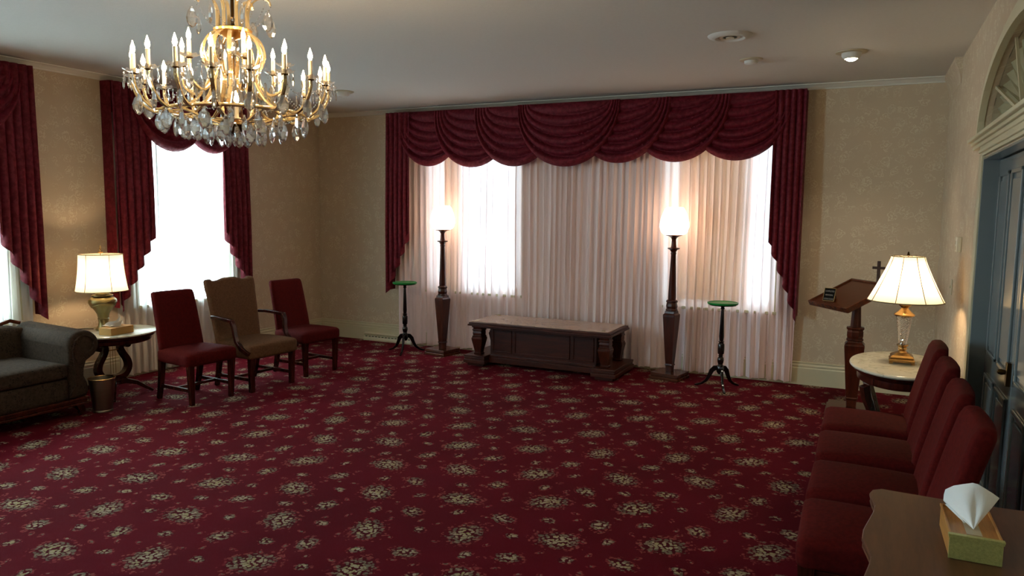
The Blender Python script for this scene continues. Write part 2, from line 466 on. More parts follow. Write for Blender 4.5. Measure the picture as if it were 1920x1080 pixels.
# deeper short cornice piece on the right wall
prof = [(0, 2.79), (.012, 2.80), (.02, 2.84), (.05, 2.90), (.09, 2.95), (.11, 2.97), (.11, 3.0), (0, 3.0)]
def rw_corn():
    vs = [(XR-d*.5, y, z) for y in (7.0, YB) for d, z in prof]; n = len(prof)
    return MB().add(vs, [tuple(range(n)), tuple(range(2*n-1, n-1, -1))]+[(i, (i+1) % n, n+(i+1) % n, n+i) for i in range(n)])
struct(rw_corn().build('trim_3', 'wall', ang=20))
# baseboards
def baseb(name, fn, a0, a1):
    prof = [(0, 0), (.022, 0), (.022, .17), (.016, .178), (.020, .19), (.020, .20), (.012, .212), (.016, .222), (.016, .230), (0, .235)]
    vs = [fn(a0, d, z) for d, z in prof]+[fn(a1, d, z) for d, z in prof]; n = len(prof)
    m = MB().add(vs, [tuple(range(n)), tuple(range(2*n-1, n-1, -1))]+[(i, (i+1) % n, n+(i+1) % n, n+i) for i in range(n)])
    return struct(m.build(name, 'trim', ang=25))
baseb('baseboard_back', lambda a, d, z: (a, YB-d, z), XL, XR)
baseb('baseboard_left', lambda a, d, z: (XL+d, a, z), YF, YB)
baseb('baseboard_right', lambda a, d, z: (XR-d, a, z), DY1+.02, YB)
baseb('baseboard_near', lambda a, d, z: (XR-d, a, z), YF, DY0-.02)

# windows
def window(i, axis, a0, a1, z0, z1):
    def bx(m, p0, p1, z, t, d0, d1):
        if axis == 'b': m.box(p0, YB+d0, z, p1, YB+d1, t)
        else: m.box(XL-d1, p0, z, XL-d0, p1, t)
    m = MB(); f = .055
    bx(m, a0, a0+f, z0, z1, .06, .12); bx(m, a1-f, a1, z0, z1, .06, .12)
    bx(m, a0, a1, z0, z0+f, .06, .12); bx(m, a0, a1, z1-f, z1, .06, .12)
    zm = (z0+z1)/2; bx(m, a0, a1, zm-.02, zm+.02, .06, .12)
    w = struct(m.build('window_%d' % i, 'trim', smooth=False, bevel=.004))
    g = MB(); bx(g, a0+.02, a1-.02, z0+.02, z1-.02, .088, .094); struct(g.build('pane', 'glass', w, smooth=False))
    s = MB(); bx(s, a0-.06, a1+.06, z0-.03, z0, -.045, .1); s.build('window_sill', 'trim', w, smooth=False, bevel=.006)
    c = MB()
    bx(c, a0-.09, a0, z0, z1+.09, -.02, 0); bx(c, a1, a1+.09, z0, z1+.09, -.02, 0); bx(c, a0, a1, z1, z1+.09, -.02, 0)
    c.build('casing', 'trim', w, smooth=False, bevel=.004)
    # daylight portal
    l = bpy.data.lights.new('window_portal', 'AREA'); l.shape = 'RECTANGLE'; l.size = a1-a0; l.size_y = z1-z0
    l.cycles.is_portal = True
    o = bpy.data.objects.new('window_portal', l); COL.objects.link(o)
    if axis == 'b': o.location = ((a0+a1)/2, YB+.16, zm); o.rotation_euler = (-PI/2, 0, 0)
    else: o.location = (XL-.16, (a0+a1)/2, zm); o.rotation_euler = (PI/2, 0, -PI/2)
    return w
for i, (a, b, z, t) in enumerate(BW): window(i+1, 'b', a, b, z, t)
for i, (a, b, z, t) in enumerate(LW): window(i+3, 'l', a, b, z, t)
# beige roller shades drawn inside the back windows, leaving a gap to each side
def roller(a0, a1, z0, label):
    o = MB().box(a0, YB+.030, z0, a1, YB+.033, 2.70).build('fabric', 'rollershade', smooth=False)
    r = empty('roller_shade', ((a0+a1)/2, YB, z0), 0, label, 'shade')
    o.parent = r; o.matrix_parent_inverse = Tr(*r.location).inverted()
    t = MB().tube([(a0, YB+.03, 2.695), (a1, YB+.03, 2.695)], .018, 10).build('roller', 'trim', r); t.matrix_parent_inverse = Tr(*r.location).inverted()
roller(-1.86, -1.10, .80, 'beige roller shade glowing behind the sheer curtain beside the standing lamp near the lectern')
roller(-4.80, -4.50, .78, 'narrow cream shade behind the sheer curtain beside the standing lamp next to the green stand')

# double door
x0 = XR+.07
door_panels = []
def leaf(i, y0, y1):
    m = MB(); m.box(x0, y0, .012, x0+.045, y1, DZ-.02)
    w = (y1-y0)
    st = .10
    # raised stiles and sunk panels drawn as mouldings
    for (za, zb) in ((.16, .80), (.92, 1.98)):
        for (pa, pb) in ((y0+st, (y0+y1)/2-.035), ((y0+y1)/2+.035, y1-st)):
            for a, b, c, d in ((pa, za, pb, za+.022), (pa, zb-.022, pb, zb), (pa, za, pa+.022, zb), (pb-.022, za, pb, zb)):
                m.box(x0-.012, a, b, x0, c, d)
            m.box(x0-.007, pa+.05, za+.05, x0, pb-.05, zb-.05)
    return struct(m.build('door_%d' % i, 'doorlit', smooth=False, bevel=.004))
d1 = leaf(1, 4.30+.003, DY1-.02); d2 = leaf(2, DY0+.02, 4.30-.003)
h = MB().box(x0-.02, 4.33, .88, x0, 4.375, 1.0); h.lathe([(0, 0), (.012, .002), (.016, .02), (.011, .034), (0, .038)], 14, Tr(x0-.02, 4.352, .95) @ Matrix.Rotation(-PI/2, 4, 'Y'))
h.build('door_handle', 'bronze', d1, bevel=.002)
# jamb lining and header soffit
m = MB(); m.box(XR-.012, DY1-.014, 0, XR+.119, DY1, DZ); m.box(XR-.012, DY0, 0, XR+.119, DY0+.014, DZ); m.box(XR-.012, DY0, DZ-.014, XR+.119, DY1, DZ)
struct(m.build('trim_4', 'doorlit', smooth=False, bevel=.003))
m = MB(); m.box(XR-.02, DY1+.012, 0, XR, DY1+.12, DZ+.02)
for k, (d, z0_, z1_) in enumerate(((.018, DZ+.0, DZ+.02), (.028, DZ+.02, DZ+.035), (.02, DZ+.035, DZ+.06))):
    m.box(XR-d, DY0-.12, z0_+.012, XR, DY1+.12, z1_+.012)
struct(m.build('trim_5', 'trim', smooth=False, bevel=.003))
# fanlight
m = MB()
for (a, b, d0, d1_) in ((FA+.10, FB+.10, 0, .018), (FA+.05, FB+.05, .018, .034)):
    o_, i_ = arch_pts(a, b), arch_pts(FA-.005, FB-.005)
    for i in range(len(o_)-1):
        yz(m, [i_[i], i_[i+1], o_[i+1], o_[i]], XR-d1_, XR-d0)
struct(m.build('trim_6', 'trim', smooth=False))
m = MB()
for (d, z0_, z1_) in ((.03, FZ-.075, FZ-.05), (.045, FZ-.05, FZ-.03), (.065, FZ-.03, FZ-.008), (.05, FZ-.008, FZ+.004)):
    m.box(XR-d, FY-FA-.18, z0_, XR, FY+FA+.18, z1_)
struct(m.build('trim_7', 'trim', smooth=False, bevel=.004))
m = MB()
n = 22
for i in range(n):   # sunburst of fluted wedges
    a0, a1 = PI*i/n, PI*(i+1)/n; am = (a0+a1)/2
    def q(a, k): return (FY-FA*k*math.cos(a), FZ+FB*k*math.sin(a))
    p = [q(a0, .12), q(a0, 1), q(am, 1), q(a1, 1), q(a1, .12), q(am, .12)]
    xs = [XR+.085, XR+.085, XR+.055, XR+.085, XR+.085, XR+.055]
    vs = [(xs[j], p[j][0], p[j][1]) for j in range(6)]
    m.add(vs, [(0, 1, 2, 5), (5, 2, 3, 4)])
w = struct(m.build('window_6', 'trim', smooth=False))
m = MB(); pts = arch_pts(FA, FB)
yz(m, pts, XR+.035, XR+.04); struct(m.build('pane', 'glass', w, smooth=False))
m = MB()
for a in (PI*.2, PI*.4, PI*.6, PI*.8):
    p0 = (XR+.025, FY-FA*.15*math.cos(a), FZ+FB*.15*math.sin(a)); p1 = (XR+.025, FY-FA*math.cos(a), FZ+FB*math.sin(a))
    m.ribbon([p0, p1], .012, .016, (1, 0, 0))
m.build('muntin', 'trim', w, smooth=False)

# ------------------------------------------------------------------ draperies
def mapb(a, d, z): return (a, YB-d, z)
def mapl(a, d, z): return (XL+d, a, z)
def sheer(fn, a0, a1, z0, z1, d, npl, seed, name, label, mat, grp=None):
    rnd = random.Random(seed)
    # irregular pleat phase
    K = 14; off = [rnd.uniform(-.35, .35) for _ in range(K+1)]; am = [rnd.uniform(.55, 1.25) for _ in range(K+1)]
    def itp(arr, u):
        x = u*K; i = min(K-1, int(x)); f = x-i; f = f*f*(3-2*f); return arr[i]*(1-f)+arr[i+1]*f
    def f(u, v):
        ph = 2*PI*(npl*u+1.6*itp(off, u)+.10*math.sin(v*3+u*20))
        A = itp(am, u)*(.022+.012*v)
        w = math.sin(ph)+.5*math.sin(2.3*ph+1)+.25*math.sin(.37*ph)
        a = a0+(a1-a0)*u+.010*math.cos(ph)*(1 if .01 < u < .99 else 0)+.006*math.sin(v*5+u*30)*v
        zb = z0+.012*(math.sin(ph*.5)+1)*.5
        return fn(a, max(.012, d+A*w), z1+(zb-z1)*v)
    m = MB().grid(f, int(npl*9), 14)
    o = m.build(name, mat, ang=180)
    P(label, 'curtain', grp, None, o)
    return o
def swag(fn, xc, hw, sag, zt, base, pleats=6, seed=0, par=None, lean=0):
    def f(u, v):
        th = PI*u
        h = hw*(.70+.30*v**.8)
        sn = math.sin(th)
        a = xc-h*math.cos(th)+lean*(1-v)*.5*hw
        z = zt-.01-sag*(v**.92)*sn**.92
        ph = 2*PI*(pleats*v)
        rip = abs(math.sin(ph*.5))**.75
        if v > .9: rip = 1-((v-.9)/.1)**2*.9
        d = base+.008+.045*sn*v+.075*rip*(.22+.78*sn**.8)*(.45+.55*v)
        if v >= .999: d = base+.02+.03*sn
        return fn(a, d, z)
    m = MB().grid(f, 44, 66)
    o = m.build('swag', 'velvet', par, ang=180)
    return o
def cascade(fn, a_out, a_in, zt, z_in, z_tip, d, pleats, par, seed=0):
    # cloth runs from the inner edge to the outer edge, hem rising towards the window
    def f(u, v):
        ph = 2*PI*pleats*u
        uu = u+(1.55 if 0 < u < 1 else 0)*math.sin(ph)/(2*PI*pleats)*min(1, v*2.2+.3)
        a = a_in+(a_out-a_in)*uu
        zb = z_in+(z_tip-z_in)*u
        A = .012+.030*min(1, v*1.6)
        dd = d+A*math.cos(ph)*.9
        return fn(a, dd, zt+(zb-zt)*v)
    m = MB().grid(f, pleats*16, 24)
    sg = 1 if a_in > a_out else -1
    m.grid(lambda u, v: fn(a_out-sg*.004*math.sin(u*9), .012+(d-.012)*u, zt+(z_tip+.04-zt)*v), 6, 8)
    return m.build('side_panel', 'velvet', par, ang=180)
def header(fn, a0, a1, zt, d, par):
    m = MB()
    def f(u, v):
        return fn(a0+(a1-a0)*u, d+.004*math.sin(u*90), zt-.30*v)
    m.grid(f, 60, 3)
    for a, s_ in ((a0, 1), (a1, -1)):   # returns to the wall
        m.add([fn(a, 0.01, zt), fn(a, d, zt), fn(a, d, zt-.5), fn(a, .01, zt-.5)], [(0, 1, 2, 3)])
    m.add([fn(a0, .01, zt), fn(a1, .01, zt), fn(a1, d, zt), fn(a0, d, zt)], [(0, 1, 2, 3)])
    return m.build('header_board', 'velvet', par, smooth=False)

# back wall treatment
root = empty('swag_valance', (0, 0, 0), 0, 'wide burgundy valance of seven swags with side cascades on the back wall', 'valance')
header(mapb, -5.50, -.61, 2.945, .135, root)
cps = [-4.89, -4.27, -3.70, -3.06, -2.46, -1.85, -1.24]
hws = [.50, .56, .56, .62, .56, .55, .55]
zb = [2.275, 2.25, 2.25, 2.235, 2.265, 2.265, 2.27]
bs = [.14, .17, .20, .23, .20, .17, .14]
for i, c in enumerate(cps):
    swag(mapb, c, hws[i]*.98, 2.94-zb[i], 2.945, bs[i], 6, i, root, lean=(.25 if i < 3 else (-.25 if i > 3 else 0)))
cascade(mapb, -5.52, -5.17, 2.94, 1.45, .67, .19, 5, root)
cascade(mapb, -.60, -.89, 2.94, 1.45, .67, .19, 5, root)
sheer(mapb, -5.44, -.62, .02, 2.90, .065, 56, 3, 'sheer_curtain', 'long cream sheer curtain across the back wall windows', 'sheer')
# left wall, window beside the three chairs
root = empty('swag_valance', (0, 0, 0), 0, 'burgundy valance with two swags behind the chandelier, over the white window', 'valance')
header(mapl, 4.80, 6.49, 2.945, .125, root)
swag(mapl, 5.98, .43, .60, 2.94, .13, 5, 11, root)
swag(mapl, 5.44, .46, .62, 2.94, .16, 5, 12, root)
cascade(mapl, 4.79, 5.20, 2.94, 1.42, .70, .165, 5, root)
cascade(mapl, 6.50, 6.12, 2.94, 1.46, .70, .165, 5, root)
def gap_sheer(a0, a1, name, label, seed):
    return sheer(mapl, a0, a1, .02, 2.88, .055, int(18*(a1-a0)/1.55), seed, name, label, 'sheer_side')
gap_sheer(4.86, 6.44, 'sheer_curtain', 'white sheer curtain over the glowing window behind the three chairs', 21)
# left wall, window beyond the sofa
root = empty('swag_valance', (0, 0, 0), 0, 'burgundy swag valance on the wall above the sofa, only one side tail showing', 'valance')
header(mapl, 2.37, 4.05, 2.945, .125, root)
swag(mapl, 3.52, .45, .62, 2.94, .13, 5, 13, root)
swag(mapl, 2.92, .48, .62, 2.94, .16, 5, 14, root)
cascade(mapl, 4.06, 3.70, 2.94, 1.50, .72, .165, 5, root)
cascade(mapl, 2.36, 2.76, 2.94, 1.46, .70, .165, 5, root)
gap_sheer(2.42, 4.00, 'sheer_curtain', 'cream sheer curtain hanging behind the grey sofa', 22)

# ------------------------------------------------------------------ chairs
def side_chair(label, group):
    t = empty('dining_chair', (0, 0, 0), 0, label, 'chair', group)
    # local: faces +Y ; back at -Y
    W, D = .50, .48
    def seatd(q, u):
        x = q.x*(1+.06*u.y); z = q.z
        if u.z > 0: z += .028*(1-u.x**2)*(1-u.y**2)*u.z
        return (x, q.y, z)
    MB().rbox((W, D, .12), .035, 8, deform=seatd, c=(0, 0, .405)).build('seat', 'redfab', t, ang=180)
    def backd(q, u):
        s_ = (u.z+1)/2
        x = q.x*(1.0-.07*s_) ; y = q.y-.125*s_**1.25+.012*(u.x**2)
        return (x, y, q.z)
    MB().rbox((.45, .07, .60), .03, 8, deform=backd, c=(0, -.205, .672)).build('backrest', 'redfab', t, ang=180)
    for sx in (-1, 1):
        m = MB(); m.frust((sx*.205, .200, 0), (.036, .036), (sx*.215, .205, .36), (.052, .052)); m.build('leg', 'mahog', t, smooth=False, bevel=.003)
    for sx in (-1, 1):
        m = MB(); m.ribbon([(sx*.195, -.275, 0), (sx*.198, -.245, .12), (sx*.20, -.222, .25), (sx*.20, -.21, .37)], [.036, .04, .045, .05], [.036, .04, .045, .05], (1, 0, 0))
        m.build('leg', 'mahog', t, smooth=False, bevel=.003)
    m = MB()
    for sx in (-1, 1): m.box(sx*.205-.011, -.245, .115, sx*.205+.011, .19, .145)
    m.box(-.2, -.03, .118, .2, -.008, .142)
    m.build('stretcher', 'mahog', t, smooth=False, bevel=.002)
    return t
RZL = -PI/2-math.radians(4.5)      # facing into the room from the left wall
c0 = side_chair('burgundy side chair next to the lyre table, seat front overlapping the tan armchair', 'burgundy chairs by the window')
def placeC(o, back, fr, rz):
    pass
c0.location = (-5.445, 4.685, 0); c0.rotation_euler = (0, 0, RZL)
dup(c0, (-5.34, 6.03, 0), RZL-.02, 'burgundy side chair beyond the tan armchair, closest to the room corner', 'burgundy chairs by the window')
for i, (y, lab) in enumerate(((4.98, 'burgundy side chair by the door, in front of the round marble lamp table'),
                              (4.385, 'burgundy side chair by the door, second from the marble lamp table'),
                              (3.795, 'burgundy side chair by the door, third from the marble lamp table'),
                              (3.225, 'burgundy side chair by the door, partly hidden by the scalloped wooden table'))):
    dup(c0, (.072, y, 0), PI/2+(0, .01, -.01, .015)[i], lab, 'burgundy chairs by the door').scale = (1, 1.10, 1)
# armchair
t = empty('armchair', (-5.365, 5.325, 0), RZL+.0, 'tan upholstered armchair with serpentine top and dark open wooden arms', 'chair')
def seatd(q, u):
    z = q.z
    if u.z > 0: z += .035*(1-u.x**2)*(1-u.y**2)*u.z
    return (q.x*(1+.07*u.y), q.y, z)
MB().rbox((.56, .53, .14), .035, 8, deform=seatd, c=(0, .01, .385)).build('seat', 'tanfab', t, ang=180)
def backd(q, u):
    s_ = (u.z+1)/2
    z = q.z
    top = max(0, (u.z-.3)/.7)
    z += top*(.028*math.cos(u.x*PI*1.0)**2*(1 if abs(u.x) < .5 else 0) + (.012 if abs(u.x) > .72 else -.006*(abs(u.x) > .5)))
    x = q.x*(.88+.12*s_) if s_ < .85 else q.x
    return (x, q.y-.13*s_**1.2, z)
MB().rbox((.575, .075, .66), .03, 16, deform=backd, c=(0, -.235, .70)).build('backrest', 'tanfab', t, ang=180)
for sx in (-1, 1):
    MB().frust((sx*.245, .225, 0), (.042, .042), (sx*.25, .23, .33), (.05, .05)).build('leg', 'mahog', t, smooth=False, bevel=.003)
for sx in (-1, 1):
    MB().ribbon([(sx*.225, -.30, 0), (sx*.228, -.27, .12), (sx*.23, -.245, .25), (sx*.23, -.23, .35)], [.036, .04, .045, .05], [.036, .04, .045, .05], (1, 0, 0)).build('leg', 'mahog', t, smooth=False, bevel=.003)
for sx in (-1, 1):
    m = MB()
    pts = [(sx*.285, -.27, .685), (sx*.295, -.18, .69), (sx*.305, -.08, .685), (sx*.31, .0, .68), (sx*.312, .06, .672)]
    m.ribbon(pts, [.036, .042, .050, .052, .050], [.028]*5, (1, 0, 0))
    pts = [(sx*.312, .05, .672), (sx*.31, .075, .62), (sx*.305, .08, .55), (sx*.302, .10, .48), (sx*.30, .16, .42), (sx*.298, .24, .385), (sx*.296, .262, .375)]
    m.ribbon(pts, [.042, .04, .038, .038, .04, .042, .04], [.04, .036, .034, .036, .04, .04, .034], (1, 0, 0))
    m.build('armrest', 'mahog', t, ang=30, bevel=.004)
m = MB()
for sx in (-1, 1): m.box(sx*.238-.012, -.27, .10, sx*.238+.012, .21, .13)
m.box(-.23, -.04, .103, .23, -.015, .127); m.build('stretcher', 'mahog', t, smooth=False, bevel=.002)

# ------------------------------------------------------------------ sofa
t = empty('sofa', (-6.21, 2.915, 0), 0, 'grey-green sofa with rolled arm and carved mahogany frame, beside the lyre table', 'sofa')
# local: x from -.40 (wall side) to +.42 (front), y along the wall, far arm at +Y
Y0, Y1 = -1.05, .80
m = MB().rbox((.72, (Y1-Y0), .19), .03, 8, c=(.07, (Y0+Y1)/2, .25)); m.build('seat_base', 'sofafab', t, ang=180)
mid = (Y0+Y1)/2
for a, b in ((Y0+.005, mid-.004), (mid+.004, Y1-.005)):
    def cd(q, u):
        z = q.z+(.02*(1-u.x**2)*(1-u.y**2) if u.z > 0 else 0); return (q.x, q.y, z)
    MB().rbox((.66, b-a, .13), .035, 8, deform=cd, c=(.115, (a+b)/2, .405)).build('seat_cushion', 'sofafab', t, ang=180)
def bd(q, u):
    s_ = (u.z+1)/2; yy = u.y
    z = q.z+s_*(.06*math.cos(yy*PI/2)-.02)
    return (q.x-.04*s_, q.y, z)
MB().rbox((.14, Y1-Y0+.1, .50), .05, 10, deform=bd, c=(-.22, mid, .49)).build('backrest', 'sofafab', t, ang=180)
m = MB()
pts = []
for k in range(25):
    u = -1+2*k/24; y = mid+u*(Y1-Y0+.1)/2
    pts.append((-.285, y, .755+.06*math.cos(u*PI/2)+(.035*math.exp(-((abs(u)-.93)/.07)**2))-.03))
m.ribbon(pts, .05, .03, (1, 0, 0)); m.build('crest_rail', 'walnutmid', t, ang=30, bevel=.006)
for sgn, ya in ((1, Y1), (-1, Y0)):
    # rolled arm: profile in (y,z) swept along x
    prof = []
    for k in range(0, 31):
        a = -PI*.55+k/30*PI*1.75
        prof.append((.125+.125*math.cos(a), .60+.115*math.sin(a)))
    # close down on the inner side then outer base
    outer = [(.205, .44), (.185, .36), (.20, .28), (.205, .20), (.18, .165), (.0, .165)]
    prof2 = [(0.0, .165), (0.0, .52)]+prof[::-1][0:31]
    poly = [(0.0, .165), (0.0, .60)]
    for k in range(25):
        a = PI-k/24*PI*1.25
        poly.append((.135+.135*math.cos(a), .60+.118*math.sin(a)))
    poly += [(.15, .47), (.125, .40), (.12, .33), (.15, .26), (.16, .20), (.14, .165)]
    m = MB(); n = len(poly)
    xs = [(-.33, .9), (-.315, 1.0), (.40, 1.0), (.425, .97), (.435, .88)]
    vs = []
    cy_, cz_ = .10, .42
    for x, k in xs:
        for (y, z) in poly:
            vs.append((x, ya+sgn*(cy_+(y-cy_)*k), cz_+(z-cz_)*k - (.0 if x > 0 else -.02)))
    fs = [(j*n+i, j*n+(i+1) % n, (j+1)*n+(i+1) % n, (j+1)*n+i) for j in range(len(xs)-1) for i in range(n)]
    fs += [tuple(range(n)), tuple((len(xs)-1)*n+i for i in range(n))]
    m.add(vs, fs); arm = m.build('arm', 'sofafab', t, ang=60)
    # carved facing that follows the scroll
    m = MB(); pp = []
    for k in range(18):
        a = PI*1.0-k/17*PI*1.5; r = .085
        pp.append((.437, ya+sgn*(.135+r*math.cos(a)), .60+.075*math.sin(a)))
    pp2 = [(.437, ya+sgn*.035, .56), (.437, ya+sgn*.04, .46), (.437, ya+sgn*.05, .38), (.437, ya+sgn*.045, .28), (.437, ya+sgn*.0, .20)]
    m.tube(pp[::-1]+pp2, .009, 6); m.build('scroll_trim', 'sofafab', arm)
m = MB()
for z0_, z1_, e in ((.145, .165, .012), (.125, .145, 0), (.105, .125, .010)):
    m.box(-.34, Y0-.12-e, z0_, .44+e, Y1+.14+e, z1_)
m.build('base_rail', 'mahogx', t, smooth=False, bevel=.005)
for sx, sy in ((.36, Y1+.08), (.36, Y0-.06), (-.30, Y1+.08), (-.30, Y0-.06)):
    o = 1 if sy > 0 else -1
    m = MB(); m.ribbon([(sx, sy, .11), (sx+.03, sy+o*.02, .08), (sx+.02, sy+o*.045, .04), (sx+.015, sy+o*.03, .01), (sx+.01, sy, 0)], [.07, .06, .05, .045, .04], [.07, .05, .04, .03, .02], (0, 1, 0) if sx else (1, 0, 0))
    m.build('leg', 'mahog', t, ang=40, bevel=.004)

# ------------------------------------------------------------------ lyre table
t = empty('lyre_table', (-6.21, 4.41, 0), 0, 'oval marble-topped table on a dark lyre pedestal between sofa and burgundy chair', 'table')
m = MB(); m.lathe([(.0, .578), (.96, .578), (1.0, .584), (1.0, .594), (.975, .600), (0, .600)], 64, sx=.37, sy=.39); m.build('tabletop', 'marble', t)
m = MB(); m.lathe([(.80, .505), (.84, .51), (.86, .52), (.86, .545), (.93, .556), (.95, .577), (0, .577)], 64, sx=.37, sy=.39); m.build('apron', 'mahog', t)
m = MB()
for s_ in (-1, 1):
    pts = [(0, s_*.0, .155), (0, s_*.06, .158), (0, s_*.115, .185), (0, s_*.150, .245), (0, s_*.140, .31), (0, s_*.10, .375), (0, s_*.075, .43), (0, s_*.085, .475), (0, s_*.125, .495), (0, s_*.158, .475), (0, s_*.150, .445), (0, s_*.125, .448)]
    # smooth
    q = []
    P_ = [Vector(p) for p in pts]
    for i in range(len(P_)-1):
        a, b, c, d = P_[max(i-1, 0)], P_[i], P_[i+1], P_[min(i+2, len(P_)-1)]
        for k in range(4):
            u = k/4; q.append(.5*((2*b)+(c-a)*u+(2*a-5*b+4*c-d)*u*u+(3*b-a-3*c+d)*u**3))
    q.append(P_[-1]); n = len(q)
    m.ribbon(q, .06, [.06-.028*min(1, i/n*1.3) for i in range(n)], (1, 0, 0))
m.box(-.03, -.07, .49, .03, .07, .52); m.build('lyre', 'mahog', t, ang=30, bevel=.004)
m = MB(); m.box(-.06, -.075, .155, .06, .075, .165); m.stack([(.05, .105), (.045, .125), (.062, .135), (.062, .15), (.05, .158)]); m.build('pedestal', 'mahog', t, smooth=False, bevel=.003)
m = MB()
for y in (-.025, 0, .025): m.tube([(0, y, .20), (0, y, .49)], .0022, 6)
m.box(-.006, -.075, .415, .006, .075, .425); m.build('strings', 'string', t)
for k in range(4):
    a = PI/4+k*PI/2+.15
    d = Vector((math.cos(a), math.sin(a), 0)); sd = (-d.y, d.x, 0)
    m = MB(); m.ribbon([d*.03+Vector((0, 0, .12)), d*.10+Vector((0, 0, .125)), d*.19+Vector((0, 0, .10)), d*.27+Vector((0, 0, .045)), d*.325+Vector((0, 0, .012))], [.05, .045, .04, .036, .03], [.05, .045, .035, .026, .02], sd)
    m.build('leg', 'mahog', t, ang=40, bevel=.003)

# brass urn lamp on it
LL = (-6.33, 4.42, .600)
t = empty('table_lamp', LL, 0, 'aged brass urn table lamp with drum shade on the lyre table', 'lamp')
prof = [(0, 0), (.068, 0), (.07, .012), (.062, .022), (.048, .04), (.042, .07), (.045, .10), (.05, .105), (.045, .112), (.052, .15), (.075, .19), (.105, .225), (.118, .255), (.116, .28), (.098, .30), (.075, .308), (.088, .316), (.088, .325), (.06, .335), (.055, .35), (.072, .362), (.072, .372), (0, .372)]
b = MB(); b.lathe(prof, 40); b.build('lamp_base', 'oldbrass', t)
m = MB()
def prof_r(z):
    for (r0, za), (r1, zb_) in zip(prof[8:17], prof[9:18]):
        if za <= z <= zb_: return r0+(r1-r0)*(z-za)/(zb_-za)
    return .1
pts = []
for i in range(26):
    a = -2.9+i*.12; z = .20+.085*(i/25)**1.6; rr = prof_r(z)+.002
    pts.append((rr*math.cos(a), rr*math.sin(a), z))
m.tube(pts, .0035, 6); m.build('swirl_relief', 'oldbrass', t)
m = MB(); m.tube([(0, 0, .37), (0, 0, .43)], .012, 10); m.build('lamp_neck', 'brass', t)
def bell(m, r0, r1, z0, z1, n, concave, lobes=0, th=.0015):
    def f(u, v):
        a = 2*PI*u; r = r0+(r1-r0)*(v**concave)
        if lobes:
            r *= 1-.02*abs(math.cos(a*lobes/2))**6
        return (r*math.cos(a), r*math.sin(a), z0+(z1-z0)*v)
    m.grid(f, n, 14)
m = MB(); bell(m, .182, .218, .70, .365, 64, 1.9); sh = m.build('lamp_shade', 'shade', t, ang=180)
m = MB()
m.tube([(.183*math.cos(2*PI*i/48), .183*math.sin(2*PI*i/48), .700) for i in range(48)], .0035, 6, closed=True)
m.tube([(.219*math.cos(2*PI*i/48), .219*math.sin(2*PI*i/48), .365) for i in range(48)], .0035, 6, closed=True)
for k in range(6):
    a = PI/6+k*PI/3+.28
    m.tube([((.184+.036*v**1.9)*math.cos(a), (.184+.036*v**1.9)*math.sin(a), .70-.335*v) for v in [i/10 for i in range(11)]], .0025, 5)
m.build('seam', 'seam', sh)
m = MB(); m.tube([(0, 0, .43), (0, 0, .715)], .003, 6)
for a in (0, 2*PI/3, 4*PI/3): m.tube([(0, 0, .69), (.18*math.cos(a), .18*math.sin(a), .698)], .002, 5)
m.build('harp', 'brass', t)
m = MB(); m.lathe([(0, .705), (.02, .712), (.024, .722), (.008, .728), (.006, .74), (.012, .748), (.006, .757), (.009, .77), (.003, .785), (0, .79)], 16); m.build('finial', 'brass', t)
m = MB(); m.lathe([(0, .46), (.014, .465), (.03, .50), (.032, .53), (.02, .56), (0, .57)], 16); m.build('bulb', 'lampbulb', t)
# power cord of the lamp
m = MB(); m.tube([(-6.42, 4.38, .604), (-6.50, 4.33, .606), (-6.59, 4.24, .606), (-6.625, 4.20, .58), (-6.63, 4.19, .50), (-6.63, 4.18, .3), (-6.62, 4.19, .12), (-6.60, 4.22, .01), (-6.55, 4.26, .006)], .0035, 6)
P('black lamp cord hanging down beside the lyre table', 'cord', None, None, m.build('power_cord', 'black'))

# tissue boxes
def tissue_sheet(m, sc, T, kind=0):
    def f(u, v):
        a = (u-.5)*2; 
        if kind == 0:   # long low tuft
            x = a*.085*sc; z = (.014+.050*(1-abs(a))**.5*(.62+.38*math.sin(a*4.2+1.2))+.008*math.sin(u*19+v*3))*sc*v
            y = (.018*math.sin(u*9)+.02*(v-.3)*math.cos(u*6))*sc
            return (x*(.35+.65*v), y, z)
        return (0, 0, 0)
    m.grid(f, 26, 12, T)
t = empty('tissue_box', (-6.03, 4.33, .6005), math.radians(98), 'tan tissue box holder with white tissue on the lyre table', 'tissue box')
m = MB(); m.box(-.125, -.07, 0, .125, .07, .066); m.build('box_cover', 'boxtan', t, smooth=False, bevel=.004)
m = MB(); tissue_sheet(m, 1.4, Tr(0, .01, .064)); tissue_sheet(m, 1.15, Tr(.012, -.014, .064)@Rz(.25)); m.build('tissue', 'tissue', t, ang=180)

# waste basket
m = MB()
t = empty('waste_basket', (-5.79, 4.0, 0), 0, 'brushed steel waste basket on the carpet between sofa and lyre table', 'waste basket')
m.lathe([(.076, .0), (.078, .012), (.074, .02), (.077, .03), (.102, .285), (.099, .285), (.074, .032), (0, .030)], 48); m.build('basket_body', 'steel', t)
m = MB(); m.tube([(.102*math.cos(2*PI*i/48), .102*math.sin(2*PI*i/48), .287) for i in range(48)], .005, 8, closed=True); m.build('basket_rim', 'brass', t)

